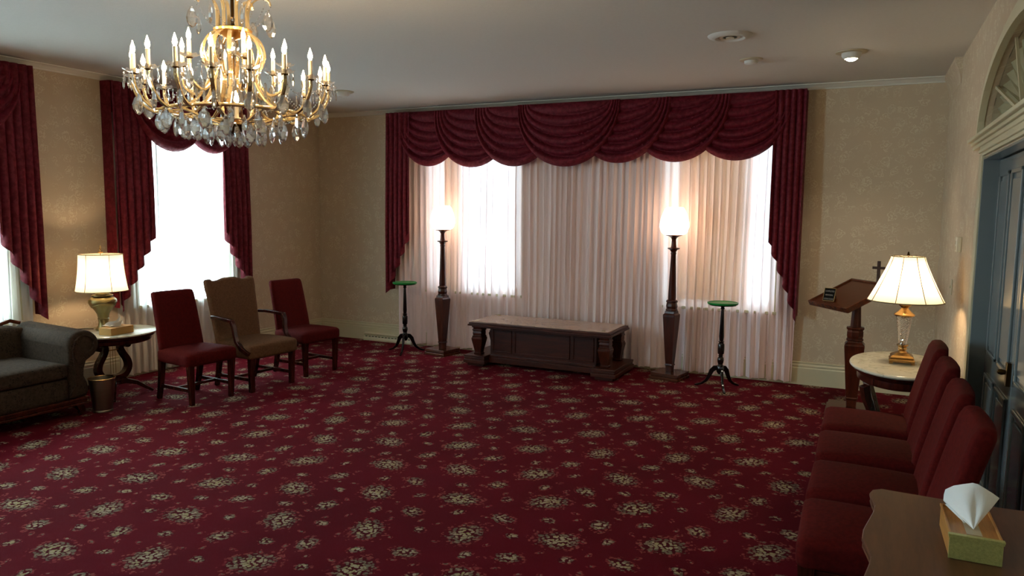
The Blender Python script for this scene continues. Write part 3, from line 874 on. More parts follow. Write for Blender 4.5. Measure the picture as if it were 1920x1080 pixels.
# ------------------------------------------------------------------ standing torcheres
def torch():
    t = empty('standing_lamp', (0, 0, 0), 0, 'x', 'lamp', 'wooden torchere lamps flanking the long low table')
    m = MB(); m.box(-.16, -.15, .0, .16, .15, .03); m.box(-.15, -.14, .03, .15, .14, .055)
    m.box(-.155, -.145, .055, .155, .145, .07); m.build('base', 'walnutmid', t, smooth=False, bevel=.004)
    m = MB()
    m.stack([(.033, .07), (.035, .135), (.042, .14), (.042, .148), (.036, .153), (.040, .20), (.067, .655), (.067, .675), (.055, .69), (.052, .715)])
    m.build('lower_post', 'walnut', t, smooth=False, bevel=.006)
    m = MB()
    m.stack([(.062, .715), (.062, .728), (.054, .735), (.056, .745), (.060, .765), (.056, .785), (.052, .80), (.060, .808), (.060, .82), (.040, .835)], n=8, rot=PI/8)
    m.build('carved_collar', 'walnut', t, smooth=False, bevel=.003)
    m = MB()
    m.stack([(.040, .833), (.041, .86), (.026, 1.30), (.030, 1.315), (.026, 1.33), (.040, 1.352), (.062, 1.362), (.062, 1.372), (.03, 1.376), (.026, 1.40), (.022, 1.455), (.03, 1.475), (.055, 1.492), (.085, 1.50), (.085, 1.506), (.0, 1.506)], n=16)
    m.build('shaft', 'walnut', t, ang=30)
    m = MB(); m.lathe([(.085, 1.507), (.112, 1.513), (.135, 1.54), (.149, 1.585), (.148, 1.63), (.134, 1.69), (.112, 1.75), (.090, 1.785), (.08, 1.79), (0, 1.79)], 40)
    m.build('globe', 'globe', t, ang=180)
    return t
tl = torch(); tl.location = (-4.575, 7.56, 0); tl.rotation_euler = (0, 0, -.22)
tl['label'] = 'wooden torchere with glowing globe between the green stand and the long low table'
dup(tl, (-1.80, 7.575, 0), -.20, 'wooden torchere with glowing globe at the lectern end of the long low table')

# plant stands
def stand():
    t = empty('plant_stand', (0, 0, 0), 0, 'x', 'plant stand', 'black pedestal stands with green tops')
    m = MB(); m.lathe([(.0, .845), (.145, .845), (.148, .852), (.148, .862), (.138, .864), (.134, .858), (0, .857)], 40); m.build('top', 'green', t)
    m = MB(); m.lathe([(0, .822), (.05, .826), (.13, .834), (.136, .844), (0, .844)], 40); m.build('top_support', 'ebony', t)
    m = MB(); m.lathe([(0, .14), (.022, .145), (.036, .17), (.036, .215), (.028, .23), (.022, .245), (.028, .262), (.032, .285), (.028, .31), (.018, .322), (.026, .33), (.018, .338), (.030, .352), (.032, .38), (.032, .44), (.028, .452), (.02, .458), (.028, .466), (.028, .474), (.02, .48), (.024, .52), (.018, .70), (.014, .79), (.022, .80), (.015, .812), (.028, .826), (0, .828)], 28)
    m.build('column', 'ebony', t)
    for k, a in enumerate((176, 53, -69)):
        a = math.radians(a); d = Vector((math.cos(a), math.sin(a), 0))
        pts = [(.02, .205), (.055, .20), (.085, .17), (.105, .12), (.135, .065), (.18, .03), (.22, .015), (.25, .009)]
        m = MB(); m.ribbon([d*r+Vector((0, 0, z)) for r, z in pts], [.022, .024, .024, .023, .022, .022, .024, .018], [.05, .05, .045, .036, .028, .022, .02, .014], (-d.y, d.x, 0))
        m.build('leg', 'ebony', t, ang=40, bevel=.003)
    return t
st = stand(); st.location = (-5.03, 7.43, 0); st['label'] = 'black tripod pedestal stand with green top by the burgundy curtain, near the room corner'
dup(st, (-1.245, 7.36, 0), 0, 'black tripod pedestal stand with green top between a torchere and the lectern')

# ------------------------------------------------------------------ long low table (catafalque)
t = empty('low_table', (-3.13, 7.40, 0), 0, 'long low dark wood table with pink marble top and four carved posts', 'table')
m = MB(); m.box(-.80, -.285, .500, .80, .305, .512); m.build('marble_top', 'pinkmarble', t, smooth=False, bevel=.003)
m = MB(); m.box(-.825, -.305, .478, .825, .325, .500)
m.box(-.835, -.315, .458, .835, .335, .478); m.box(-.80, -.28, .438, .80, .30, .458)
m.build('table_frame', 'walnutx', t, smooth=False, bevel=.005)
for sx in (-.745, .745):
    for sy in (-.20, .22):
        m = MB(); m.stack([(.042, .125), (.046, .14), (.038, .148), (.040, .17), (.066, .30), (.066, .315), (.058, .325), (.062, .335), (.052, .342), (.055, .37), (.052, .395), (.06, .402), (.06, .412), (.05, .42), (.055, .438)], cx=sx, cy=sy)
        m.build('post', 'walnut', t, smooth=False, bevel=.003)
m = MB(); m.box(-.63, -.15, .10, .63, .20, .438)
m.box(-.66, -.19, .04, .66, .24, .10); m.box(-.645, -.17, .10, .645, .22, .125)
for (a, b) in ((-.60, -.36), (-.33, .33), (.36, .60)):
    z0_, z1_ = .155, .41
    for q in ((a, z0_, b, z0_+.016), (a, z1_-.016, b, z1_), (a, z0_, a+.016, z1_), (b-.016, z0_, b, z1_)):
        m.box(q[0], -.160, q[1], q[2], -.15, q[3])
m.build('body', 'walnutx', t, smooth=False, bevel=.004)
for sx in (-1, 1):
    m = MB(); c = sx*.755
    m.box(c-.135, -.31, .035, c+.135, .36, .075); m.box(c-.125, -.30, .075, c+.125, .35, .10); m.box(c-.13, -.305, .10, c+.13, .355, .125)
    m.box(c-.10, -.27, 0, c+.10, .32, .035)
    m.build('plinth', 'walnutx', t, smooth=False, bevel=.005)
m = MB(); m.lathe([(0, 0), (.022, 0), (.022, .005), (.015, .008), (0, .008)], 16, Tr(-.73, .26, .512)); m.lathe([(0, 0), (.02, 0), (.02, .004), (0, .005)], 16, Tr(-.75, -.24, .512)); m.lathe([(0, 0), (.02, 0), (.02, .004), (0, .005)], 16, Tr(.73, -.24, .512))
m.build('brass_stud', 'oldbrass', t)

# ------------------------------------------------------------------ lectern
t = empty('lectern', (-.05, 6.96, 0), 0, 'dark wooden lectern with slanted tray top and a small cross', 'lectern')
m = MB(); m.box(-.205, -.22, 0, .205, .22, .03); m.box(-.19, -.205, .03, .19, .205, .06); m.build('base', 'walnutmid', t, smooth=False, bevel=.004)
ra = Rz(-.955+PI/2-PI/2)
m = MB(); m.stack([(.040, .06), (.042, .13), (.052, .14), (.046, .15), (.080, .60), (.080, .615), (.063, .635), (.060, .65)])
m.build('post', 'walnut', t, smooth=False, bevel=.006)
m = MB(); m.stack([(.072, .65), (.074, .662), (.064, .668), (.070, .69), (.070, .725), (.064, .74), (.076, .752), (.076, .764), (.05, .77)], n=8, rot=PI/8); m.build('carved_collar', 'walnut', t, smooth=False, bevel=.003)
m = MB(); m.stack([(.046, .765), (.044, .80), (.036, .95), (.05, .97)], n=8, rot=PI/8); m.build('neck', 'walnut', t, ang=30)
# tray: local frame e1 (low edge), e2 (up-slope)
e1 = Vector((.577, -.817, 0)); e2h = Vector((.817, .577, 0)); sl = .20/.42
e2 = (e2h+Vector((0, 0, sl))).normalized(); nn = e1.cross(e2)
if nn.z < 0: nn = -nn
cen = Vector((-.065, .06, 1.045))
TM = Matrix(((e1.x, e2.x, nn.x, cen.x), (e1.y, e2.y, nn.y, cen.y), (e1.z, e2.z, nn.z, cen.z), (0, 0, 0, 1)))
hw_, hd_ = .285, .235
m = MB(); m.box(-hw_+.02, -hd_+.02, -.012, hw_-.02, hd_-.02, 0, TM); m.build('slanted_top', 'walnutmid', t, smooth=False)
m = MB()
for a in ((-hw_, -hd_, hw_, -hd_+.02), (-hw_, hd_-.02, hw_, hd_), (-hw_, -hd_+.02, -hw_+.02, hd_-.02), (hw_-.02, -hd_+.02, hw_, hd_-.02)):
    m.box(a[0], a[1], -.035, a[2], a[3], .012, TM)
m.box(-hw_+.02, -hd_+.02, -.045, hw_-.02, hd_-.02, -.013, TM); m.build('tray_rim', 'walnutmid', t, smooth=False, bevel=.004)
m = MB(); m.frust((0, 0, .955), (.09, .09), (-.03, .02, .985), (.11, .11)); m.build('bracket', 'walnut', t, smooth=False)
# cross on the high edge
cb = cen+e1*.09+e2*(hd_-.01)
m = MB(); CX = Vector((.10, .29, 0)); z0_ = cb.z-.01
cd = Vector((.93, -.36, 0)).normalized()
CM = Matrix(((cd.x, -cd.y, 0, cb.x), (cd.y, cd.x, 0, cb.y), (0, 0, 1, z0_), (0, 0, 0, 1)))
m.box(-.012, -.009, 0, .012, .009, .205, CM); m.box(-.052, -.008, .135, .052, .008, .157, CM); m.build('cross', 'mattedark', t, smooth=False, bevel=.002)
# notice card lying in the tray
CT = Tr(-.05, 6.96, 0) @ TM @ Tr(-.065, -.140, .046)
card = empty('notice_card', (0, 0, 0), 0, 'small black notice card with white capitals propped on the lectern tray', 'sign')
card.matrix_world = CT @ Matrix.Rotation(.12, 4, 'Z') @ Matrix.Rotation(math.radians(52), 4, 'X')
m = MB(); m.box(-.07, -.05, 0, .07, .062, .004); m.build('card', 'black', card, smooth=False)
m = MB()
for q in ((-.072, -.052, .072, -.048), (-.072, .060, .072, .064), (-.072, -.052, -.068, .064), (.068, -.052, .072, .064)): m.box(q[0], q[1], -.001, q[2], q[3], .0055)
m.build('card_frame', 'oldbrass', card, smooth=False)
m = MB(); m.add([(-.02, .02, 0), (.02, .02, 0), (.02, .026, 0), (-.02, .026, 0), (-.02, -.008, -.057), (.02, -.008, -.057), (.02, -.004, -.059), (-.02, -.004, -.059)], [(0, 1, 2, 3), (4, 7, 6, 5), (0, 4, 5, 1), (1, 5, 6, 2), (2, 6, 7, 3), (3, 7, 4, 0)]); m.build('easel_back', 'black', card, smooth=False)
for i, txt in enumerate(('COMPLETED', 'MEMORIAL', 'DONATIONS')):
    c = bpy.data.curves.new('lettering', 'FONT'); c.body = txt; c.size = .0205; c.align_x = 'CENTER'; c.extrude = .0004; c.materials.append(M['letter'])
    tmp = bpy.data.objects.new('tmp_text', c); COL.objects.link(tmp); bpy.context.view_layer.update()
    me = bpy.data.meshes.new_from_object(tmp.evaluated_get(bpy.context.evaluated_depsgraph_get())); bpy.data.objects.remove(tmp)
    o = bpy.data.objects.new('lettering', me); COL.objects.link(o); o.parent = card; o.location = (0, .028-.034*i, .0045)

# ------------------------------------------------------------------ oval marble table by the door, with crystal lamp
t = empty('round_table', (.255, 5.80, 0), 0, 'oval white marble-topped table with curved dark legs by the door', 'table')
m = MB(); m.lathe([(.0, .664), (.955, .664), (.985, .668), (1.0, .677), (.985, .686), (.95, .690), (0, .690)], 64, sx=.325, sy=.50); m.build('tabletop', 'marble', t)
m = MB(); m.lathe([(.80, .572), (.83, .578), (.84, .59), (.84, .625), (.90, .64), (.93, .6635), (0, .6635)], 64, sx=.325, sy=.50); m.build('apron', 'mahog', t)
for sx in (-1, 1):
    for sy in (-1, 1):
        pts = [(.22, .36, .58), (.205, .335, .50), (.17, .28, .40), (.125, .20, .27), (.11, .18, .20), (.13, .22, .12), (.18, .30, .045), (.20, .335, .0)]
        m = MB(); m.ribbon([(sx*a, sy*b, c) for a, b, c in pts], [.055, .055, .05, .045, .042, .04, .036, .03], [.05, .05, .046, .04, .04, .036, .03, .02], (sx*.5, -sy*.8, 0))
        m.build('leg', 'mahog', t, ang=40, bevel=.004)
m = MB(); m.rbox((.26, .40, .03), .01, 3, c=(0, 0, .23)); m.build('shelf', 'mahog', t)
t = empty('table_lamp', (.265, 5.83, .690), 0, 'cut crystal and brass table lamp with flared white shade on the oval table', 'lamp')
m = MB()
for sx in (-1, 1):
    for sy in (-1, 1): m.box(sx*.068-.012, sy*.068-.012, 0, sx*.068+.012, sy*.068+.012, .014)
m.stack([(.076, .012), (.08, .018), (.08, .028), (.07, .036), (.074, .045), (.066, .055), (.05, .064), (.034, .075)])
m.lathe([(.035, .072), (.024, .085), (.030, .10), (.026, .112), (.037, .124), (.037, .132), (0, .132)], 24)
m.build('lamp_base', 'brass', t, ang=30)
m = MB()
prof = [(.028, .132), (.033, .15), (.040, .20), (.047, .25), (.055, .30), (.060, .325), (.058, .335)]
n = 16; vs = []; fs = []
rows = 22
for j in range(rows+1):
    v = j/rows; z = .132+.203*v; r = .024+.026*v
    for i in range(n*2):
        a = 2*PI*i/(n*2)+(PI/(n*2))*j*.6
        rr = r*(1+(.05 if (i+j) % 2 else -.03)); vs.append((rr*math.cos(a), rr*math.sin(a), z))
N = n*2
fs = [(j*N+i, j*N+(i+1) % N, (j+1)*N+(i+1) % N, (j+1)*N+i) for j in range(rows) for i in range(N)]+[tuple(range(N)), tuple(rows*N+i for i in range(N))]
m.add(vs, fs); m.build('crystal_column', 'crystal', t, smooth=False)
m = MB(); m.tube([(0, 0, .13), (0, 0, .34)], .005, 8); m.build('rod', 'brass', t)
m = MB(); m.lathe([(0, .334), (.064, .336), (.068, .345), (.062, .352), (.045, .365), (.03, .38), (.022, .392), (.03, .402), (.042, .412), (.045, .42), (.03, .432), (.012, .438), (.01, .47), (0, .47)], 28); m.build('crown', 'brass', t)
def pshade(u, v):
    a = 2*PI*u; lob = abs(math.cos(a*4))
    r = .100+(.238-.100)*(v**1.18)-.012*(1-lob)*(.3+.7*v)*0+.006*lob
    return (r*math.cos(a), r*math.sin(a), .755-.315*v)
m = MB(); m.grid(pshade, 96, 16); sh = m.build('lamp_shade', 'shade', t, ang=180)
m = MB()
for k in range(8):
    a = 2*PI*k/8+PI/8+.1
    m.tube([((.103+.140*v**1.18)*math.cos(a), (.103+.140*v**1.18)*math.sin(a), .755-.315*v) for v in [i/10 for i in range(11)]], .0028, 5)
m.tube([(.242*math.cos(2*PI*i/60), .242*math.sin(2*PI*i/60), .442) for i in range(60)], .004, 6, closed=True)
m.tube([(.105*math.cos(2*PI*i/40), .105*math.sin(2*PI*i/40), .755) for i in range(40)], .003, 6, closed=True)
m.build('seam', 'seam', sh)
m = MB(); m.tube([(0, 0, .47), (0, 0, .765)], .003, 6)
for a in (0, 2*PI/3, 4*PI/3): m.tube([(0, 0, .745), (.10*math.cos(a), .10*math.sin(a), .752)], .002, 5)
m.build('harp', 'brass', t)
m = MB(); m.lathe([(0, .758), (.012, .762), (.008, .77), (.005, .785), (0, .79)], 12); m.build('finial', 'bronze', t)
m = MB(); m.lathe([(0, .50), (.014, .505), (.03, .54), (.032, .57), (.02, .60), (0, .61)], 16); m.build('bulb', 'lampbulb', t)
m = MB(); m.tube([(.33, 5.85, .695), (.40, 5.80, .694), (.47, 5.83, .694), (.54, 5.86, .695), (.596, 5.87, .695), (.601, 5.87, .66), (.597, 5.87, .40), (.585, 5.88, .12)], .003, 6)
P('thin pale lamp cord trailing off the oval marble table by the door', 'cord', None, None, m.build('power_cord', 'white'))

# ------------------------------------------------------------------ scalloped table with tissue box
TZ = .78
edge = [(.045, 1.20), (.04, 1.60), (.035, 2.00), (.040, 2.08), (.052, 2.16), (.056, 2.21), (.045, 2.27), (.033, 2.33), (.036, 2.40), (.050, 2.48), (.064, 2.56), (.069, 2.62), (.058, 2.68), (.054, 2.73), (.064, 2.77), (.092, 2.795)]
far = [(.16, 2.79), (.30, 2.785), (.45, 2.79), (.565, 2.795), (.585, 2.78)]
poly = edge+far+[(.585, 1.20)]
t = empty('console_table', (0, 0, 0), 0, 'brown wooden table with scalloped edge, its top holding the gilded tissue box', 'table')
def inset(poly, k): 
    c = Vector((.32, 2.0)); out = []
    for i, p in enumerate(poly):
        a = Vector(poly[i-1]); b = Vector(poly[(i+1) % len(poly)]); tt = (b-a).normalized(); nrm = Vector((tt.y, -tt.x))
        out.append(tuple(Vector(p)+nrm*k))
    return out
m = MB(); m.prism(poly, TZ-.012, TZ); m.prism(inset(poly, .008), TZ-.022, TZ-.012); m.prism(inset(poly, .002), TZ-.032, TZ-.022); m.build('tabletop', 'tabletop_wood' if 'tabletop_wood' in M else 'walnutmid', t, smooth=False, bevel=.003)
m = MB(); m.box(.09, 1.25, TZ-.16, .56, 2.72, TZ-.032); m.build('apron', 'walnutx', t, smooth=False, bevel=.004)
for (x, y) in ((.115, 1.28), (.115, 2.69), (.535, 1.28), (.535, 2.69)):
    m = MB(); m.ribbon([(x, y, TZ-.05), (x-.006, y, .60), (x, y, .40), (x, y, .15), (x-.01, y, .05), (x-.012, y, 0)], [.055, .055, .04, .028, .036, .04], [.055, .055, .04, .028, .036, .04], (0, 1, 0)); m.build('leg', 'walnut', t, ang=40, bevel=.004)
t = empty('tissue_box', (.312, 2.42, TZ+.0005), .02, 'wooden tissue box with hammered gilt end and upright tissue on the scalloped table', 'tissue box')
m = MB(); m.box(-.062, -.118, 0, .062, .118, .062)
m.box(-.0645, -.120, .062, -.058, .120, .070); m.box(.058, -.120, .062, .0645, .120, .070); m.box(-.058, .112, .062, .058, .120, .070)
m.build('box_cover', 'boxwood', t, smooth=False, bevel=.0015)
m = MB(); m.box(-.064, -.122, 0, .064, -.118, .060); m.box(-.066, -.126, .060, .066, -.112, .066); m.box(-.067, -.128, .066, .067, -.112, .072); m.build('gilt_end', 'boxgilt', t, smooth=False, bevel=.001)
m = MB(); m.box(-.018, -.085, .0622, .020, .07, .0632); m.build('slot_film', 'vent', t, smooth=False)
m = MB()
outl = [(-.016, .098), (-.045, .106), (-.067, .110), (-.067, .130), (-.065, .148), (-.046, .166), (-.022, .178), (-.002, .187), (.011, .186), (.030, .175), (.050, .162), (.069, .147), (.058, .130), (.047, .114), (.034, .097), (.022, .082)]
def ts(u, v):
    q = u*(len(outl)-1); i = min(len(outl)-2, int(q)); f_ = q-i
    ox = outl[i][0]*(1-f_)+outl[i+1][0]*f_; oz = outl[i][1]*(1-f_)+outl[i+1][1]*f_
    x = .003*(1-v)+ox*v; z = .064*(1-v)+oz*v
    y = -.045+v*(.055+.018*math.sin(u*8+.5))-.012*math.sin(u*21)*v*(1-v)*2
    return (x, y, z)
m.grid(ts, 45, 14)
def ts2(u, v):
    a = (u-.5)*2
    x = -.008+a*(.008+.034*v)-.012*v; y = .0+.03*v+.012*math.sin(a*3)
    z = .062+v*.05*(1-.3*abs(a))
    return (x, y+.01, z)
m.grid(ts2, 16, 10); m.build('tissue', 'tissue', t, ang=180)

# ------------------------------------------------------------------ small wall and ceiling fittings
t = empty('baseboard_register', (-5.63, YB-.02, 0), 0, 'white slotted baseboard register at the foot of the back wall near the green stand', 'vent')
m = MB()
prof = [(.002, 0), (.055, 0), (.058, .02), (.045, .055), (.02, .068), (.052, .088), (.045, .10), (.002, .105)]
n = len(prof); vs = [(x, -d, z) for x in (-.365, .40) for d, z in prof]
m.add(vs, [tuple(range(n)), tuple(range(2*n-1, n-1, -1))]+[(i, (i+1) % n, n+(i+1) % n, n+i) for i in range(n)]); m.build('register_body', 'trim', t, smooth=False, bevel=.002)
m = MB()
for k in range(14):
    x = -.34+k*.052; m.box(x, -.046, .052, x+.034, -.030, .060)
m.build('slots', 'darkhole', t, smooth=False)
t = empty('thermostat', (XR, 6.20, 1.525), 0, 'small white thermostat on the wall beside the door', 'thermostat')
m = MB(); m.box(-.035, -.045, -.055, -.001, .045, .055); m.build('housing', 'white', t, smooth=False, bevel=.006)  # body of the thermostat itself, its housing
m = MB(); m.box(-.037, -.02, .0, -.034, .02, .025); m.box(-.038, -.03, -.04, -.034, -.02, -.01); m.build('dial', 'vent', t, smooth=False)
t = empty('light_switch', (XR, 6.61, 1.18), 0, 'beige light switch plate on the wall behind the crystal lamp', 'switch')
m = MB(); m.box(-.007, -.037, -.06, -.0005, .037, .06); m.build('switch_plate', 'vent', t, smooth=False, bevel=.003)
m = MB(); m.box(-.018, -.006, -.01, -.007, .006, .012); m.build('toggle', 'vent', t, smooth=False, bevel=.002)
t = empty('ceiling_speaker', (-.965, 5.56, H), 0, 'large flat round ceiling grille between chandelier and door', 'ceiling vent')
m = MB(); m.lathe([(.0, -.004), (.085, -.006), (.10, -.022), (.11, -.024), (.15, -.010), (.158, -.001), (0, -.001)], 40); m.build('grille', 'ceil', t)
m = MB(); m.lathe([(.05, -.008), (.05, -.014), (.075, -.014), (.075, -.008)], 32); m.lathe([(0, -.006), (.03, -.014), (.028, -.02), (0, -.021)], 24); m.build('cone_ring', 'vent', t)
t = empty('smoke_detector', (-.945, 6.46, H), 0, 'small domed ceiling fitting close to the back valance', 'detector')
m = MB(); m.lathe([(0, -.001), (.095, -.001), (.09, -.010), (.06, -.014), (0, -.014)], 32); m.build('mounting_plate', 'vent', t)
m = MB(); m.lathe([(0, -.014), (.055, -.014), (.052, -.035), (.035, -.045), (0, -.046)], 32); m.build('dome', 'ceil', t)
def spot(loc, label, lit, tilt=0):
    t = empty('ceiling_spotlight', loc, 0, label, 'ceiling light', 'eyeball spotlights in the ceiling')
    m = MB(); m.lathe([(0, -.001), (.118, -.001), (.116, -.008), (.075, -.012), (.0, -.012)], 36); m.build('trim_ring', 'vent', t)
    m = MB(); m.lathe([(.074, -.012), (.072, -.03), (.060, -.048), (.048, -.055), (.045, -.05), (0, -.048)], 36); m.build('eyeball', 'ceil', t)
    if lit:
        m = MB(); m.lathe([(0, -.054), (.038, -.054), (.034, -.064), (.02, -.070), (0, -.071)], 24); m.build('bulb', 'spotglow', t)
    return t
spot((-.19, 6.47, H), 'lit eyeball spotlight in the ceiling above the lectern', True)
spot((-5.19, 6.50, H), 'unlit eyeball fitting in the ceiling beside the chandelier', False)

# ------------------------------------------------------------------ chandelier
CXY = (-2.668, 2.56)
ch = empty('chandelier', (CXY[0], CXY[1], H), .06, 'large gilt and crystal candle chandelier hanging from the ceiling', 'chandelier')
def Z(z): return z-H
def pol(r, a, z): return (r*math.cos(a), r*math.sin(a), Z(z))
def smooth_pts(P_, k=5):
    P_ = [Vector(p) for p in P_]; q = []
    for i in range(len(P_)-1):
        a, b, c, d = P_[max(i-1, 0)], P_[i], P_[i+1], P_[min(i+2, len(P_)-1)]
        for j in range(k):
            u = j/k; q.append(.5*((2*b)+(c-a)*u+(2*a-5*b+4*c-d)*u*u+(3*b-a-3*c+d)*u**3))
    q.append(P_[-1]); return q
m = MB(); m.lathe([(0, 0), (.07, -.001), (.068, -.012), (.04, -.02), (.035, -.03), (.012, -.045), (0, -.046)], 28); m.build('canopy', 'gold', ch)
m = MB(); m.tube([(0, 0, -.04), (0, 0, Z(2.60))], .009, 10)
for k in range(2): m.tube([(.010*math.cos(a)*(1 if k == 0 else 0), .010*math.cos(a)*(k), Z(2.585-k*.02)+.014*math.sin(a)) for a in [i*PI/6 for i in range(12)]], .003, 6, closed=True)
m.tube([(0, 0, Z(2.57)), (0, 0, Z(2.11))], .005, 8)
m.build('stem', 'bronze', ch)
m = MB(); m.lathe([(0, Z(2.475)), (.012, Z(2.48)), (.018, Z(2.49)), (.012, Z(2.497)), (.05, Z(2.51)), (.095, Z(2.53)), (.098, Z(2.54)), (.085, Z(2.545)), (0, Z(2.54))], 36); m.build('upper_hub', 'gold', ch)
m = MB(); m.lathe([(0, Z(2.055)), (.01, Z(2.057)), (.014, Z(2.07)), (.022, Z(2.075)), (.05, Z(2.10)), (.055, Z(2.115)), (.045, Z(2.13)), (.025, Z(2.14)), (.02, Z(2.15)), (0, Z(2.15))], 32); m.build('lower_bowl', 'bronze', ch)
m = MB(); m.lathe([(0, Z(2.018)), (.010, Z(2.0205)), (.0165, Z(2.03)), (.0185, Z(2.037)), (.0165, Z(2.045)), (.010, Z(2.053)), (0, Z(2.056))], 10); m.build('finial_ball', 'crystal', ch, smooth=False)
m = MB(); m.tube([pol(.355, 2*PI*i/72, 2.165) for i in range(72)], .007, 8, closed=True)
m.tube([pol(.335, 2*PI*i/72, 2.172) for i in range(72)], .005, 6, closed=True); m.build('hoop', 'goldglass', ch)
# crown arms
for k in range(8):
    a = 2*PI*k/8+.2
    pts = smooth_pts([pol(.082, a, 2.535), pol(.080, a, 2.58), pol(.083, a, 2.63), pol(.105, a, 2.675), (.145*math.cos(a), .145*math.sin(a), Z(2.70)), pol(.185, a, 2.698), pol(.20, a, 2.675)])
    m = MB(); m.ribbon(pts, .017, .007, (-math.sin(a), math.cos(a), 0)); m.tube([Vector(p) for p in pts], .005, 6); m.build('crown_arm', 'goldglass', ch, ang=40)
# cage straps
for k in range(12):
    a = 2*PI*k/12+.1
    pts = smooth_pts([pol(.335, a, 2.17), pol(.27, a, 2.175), pol(.20, a, 2.215), pol(.145, a, 2.28), pol(.125, a, 2.34), pol(.15, a, 2.40), pol(.158, a, 2.44), pol(.135, a, 2.495), pol(.085, a, 2.53)])
    m = MB(); m.ribbon(pts, .021, .007, (-math.sin(a), math.cos(a), 0)); m.tube(pts, .006, 6); m.build('cage_strap', 'goldglass', ch, ang=40)
for k in range(9):
    a = 2*PI*k/9+.3
    pts = smooth_pts([pol(.35, a, 2.165), pol(.27, a, 2.155), pol(.18, a, 2.13), pol(.10, a, 2.115), pol(.045, a, 2.12)])
    m = MB(); m.ribbon(pts, .019, .008, (-math.sin(a), math.cos(a), 0)); m.tube(pts, .006, 6); m.build('lower_strap', 'goldglass', ch, ang=40)
def make_pendant(name, L, w, fl=.42, n=6):
    m = MB(); pr = [(0, 0), (w*.16, -.04*L), (w*.14, -.10*L), (w*.34, -.24*L), (w*.5, -.52*L), (w*.44, -.74*L), (w*.26, -.90*L), (0, -L)]
    m.lathe(pr, n, sy=fl); return m
me_cache = {}
def arm_unit(r_in, z_in, R, zp, a, hcand, first, inner=False):
    def build_all():
        if not inner:
            pts = smooth_pts([(r_in, 0, Z(z_in)), (R*.80, 0, Z(z_in-.012)), (R*.90, 0, Z(z_in+.012)), (R*.965, 0, Z(z_in+.055)), (R, 0, Z(zp-.03)), (R, 0, Z(zp))])
        else:
            pts = smooth_pts([(r_in, 0, Z(z_in)), (r_in+(R-r_in)*.4, 0, Z(z_in-.03)), (R*.95, 0, Z(z_in+.0)), (R, 0, Z(zp-.04)), (R, 0, Z(zp))])
        m = MB(); m.ribbon(pts, .019, .008, (0, 1, 0)); m.tube(pts, .0065, 6)
        arm = m.build('candle_arm', 'goldglass', ch, ang=40)
        m = MB()   # glass drip pan with scalloped, upturned edge
        n = 32
        def f(u, v):
            aa = 2*PI*u; r = .008+.040*v+.004*math.cos(aa*8)*v**3
            return (R+r*math.cos(aa), r*math.sin(aa), Z(zp)+.004+.012*v**2+.003*math.cos(aa*8)*v**3)
        m.grid(f, n, 5); p = m.build('drip_pan', 'crystal', arm, ang=25)
        m = MB(); m.lathe([(0, Z(zp)-.006), (.006, Z(zp)-.004), (.018, Z(zp)), (.019, Z(zp)+.003), (0, Z(zp)+.003)], 16, cx=R); m.build('bobeche_cup', 'bronze', arm)
        m = MB(); m.lathe([(0, Z(zp)+.004), (.0105, Z(zp)+.004), (.0105, Z(zp)+hcand), (.006, Z(zp)+hcand+.002), (0, Z(zp)+hcand+.002)], 14, cx=R); m.build('candle_sleeve', 'candle', arm)
        z0 = Z(zp)+hcand+.002
        m = MB(); m.lathe([(0, z0), (.006, z0+.002), (.0115, z0+.014), (.010, z0+.026), (.0055, z0+.038), (.0015, z0+.050), (0, z0+.053)], 12, cx=R); m.build('bulb', 'flame', arm)
        return arm
    key = (R, zp)
    if key not in me_cache:
        arm = build_all(); me_cache[key] = arm; arm.rotation_euler = (0, 0, a); return arm
    c = copy_tree(me_cache[key], ch); c.rotation_euler = (0, 0, a); return c
NA = 18
for k in range(NA): arm_unit(.345, 2.168, .485, 2.295, 2*PI*k/NA+.02, .083, k == 0)
for k in range(6): arm_unit(.15, 2.28, .27, 2.375, 2*PI*k/6+.4, .075, k == 0, True)
# centre candle inside
m = MB(); m.lathe([(0, Z(2.15)), (.02, Z(2.15)), (.02, Z(2.155)), (.0105, Z(2.157)), (.0105, Z(2.205)), (0, Z(2.207))], 14, cx=.0, cy=-.10)
ca = Vector((CXY[0], CXY[1])).normalized()
cm = MB(); dirc = -ca
cx_, cy_ = dirc.x*.13, dirc.y*.13
cm.lathe([(0, Z(2.13)), (.02, Z(2.13)), (.02, Z(2.135)), (.0105, Z(2.137)), (.0105, Z(2.195)), (0, Z(2.197))], 14, cx=cx_, cy=cy_)
cs = cm.build('candle_sleeve', 'candle', ch)
cm = MB(); cm.lathe([(0, Z(2.197)), (.006, Z(2.199)), (.012, Z(2.212)), (.0105, Z(2.226)), (.006, Z(2.24)), (0, Z(2.258))], 12, cx=cx_, cy=cy_); cm.build('bulb', 'flame', cs)
ch.scale = (.87, .87, 1)
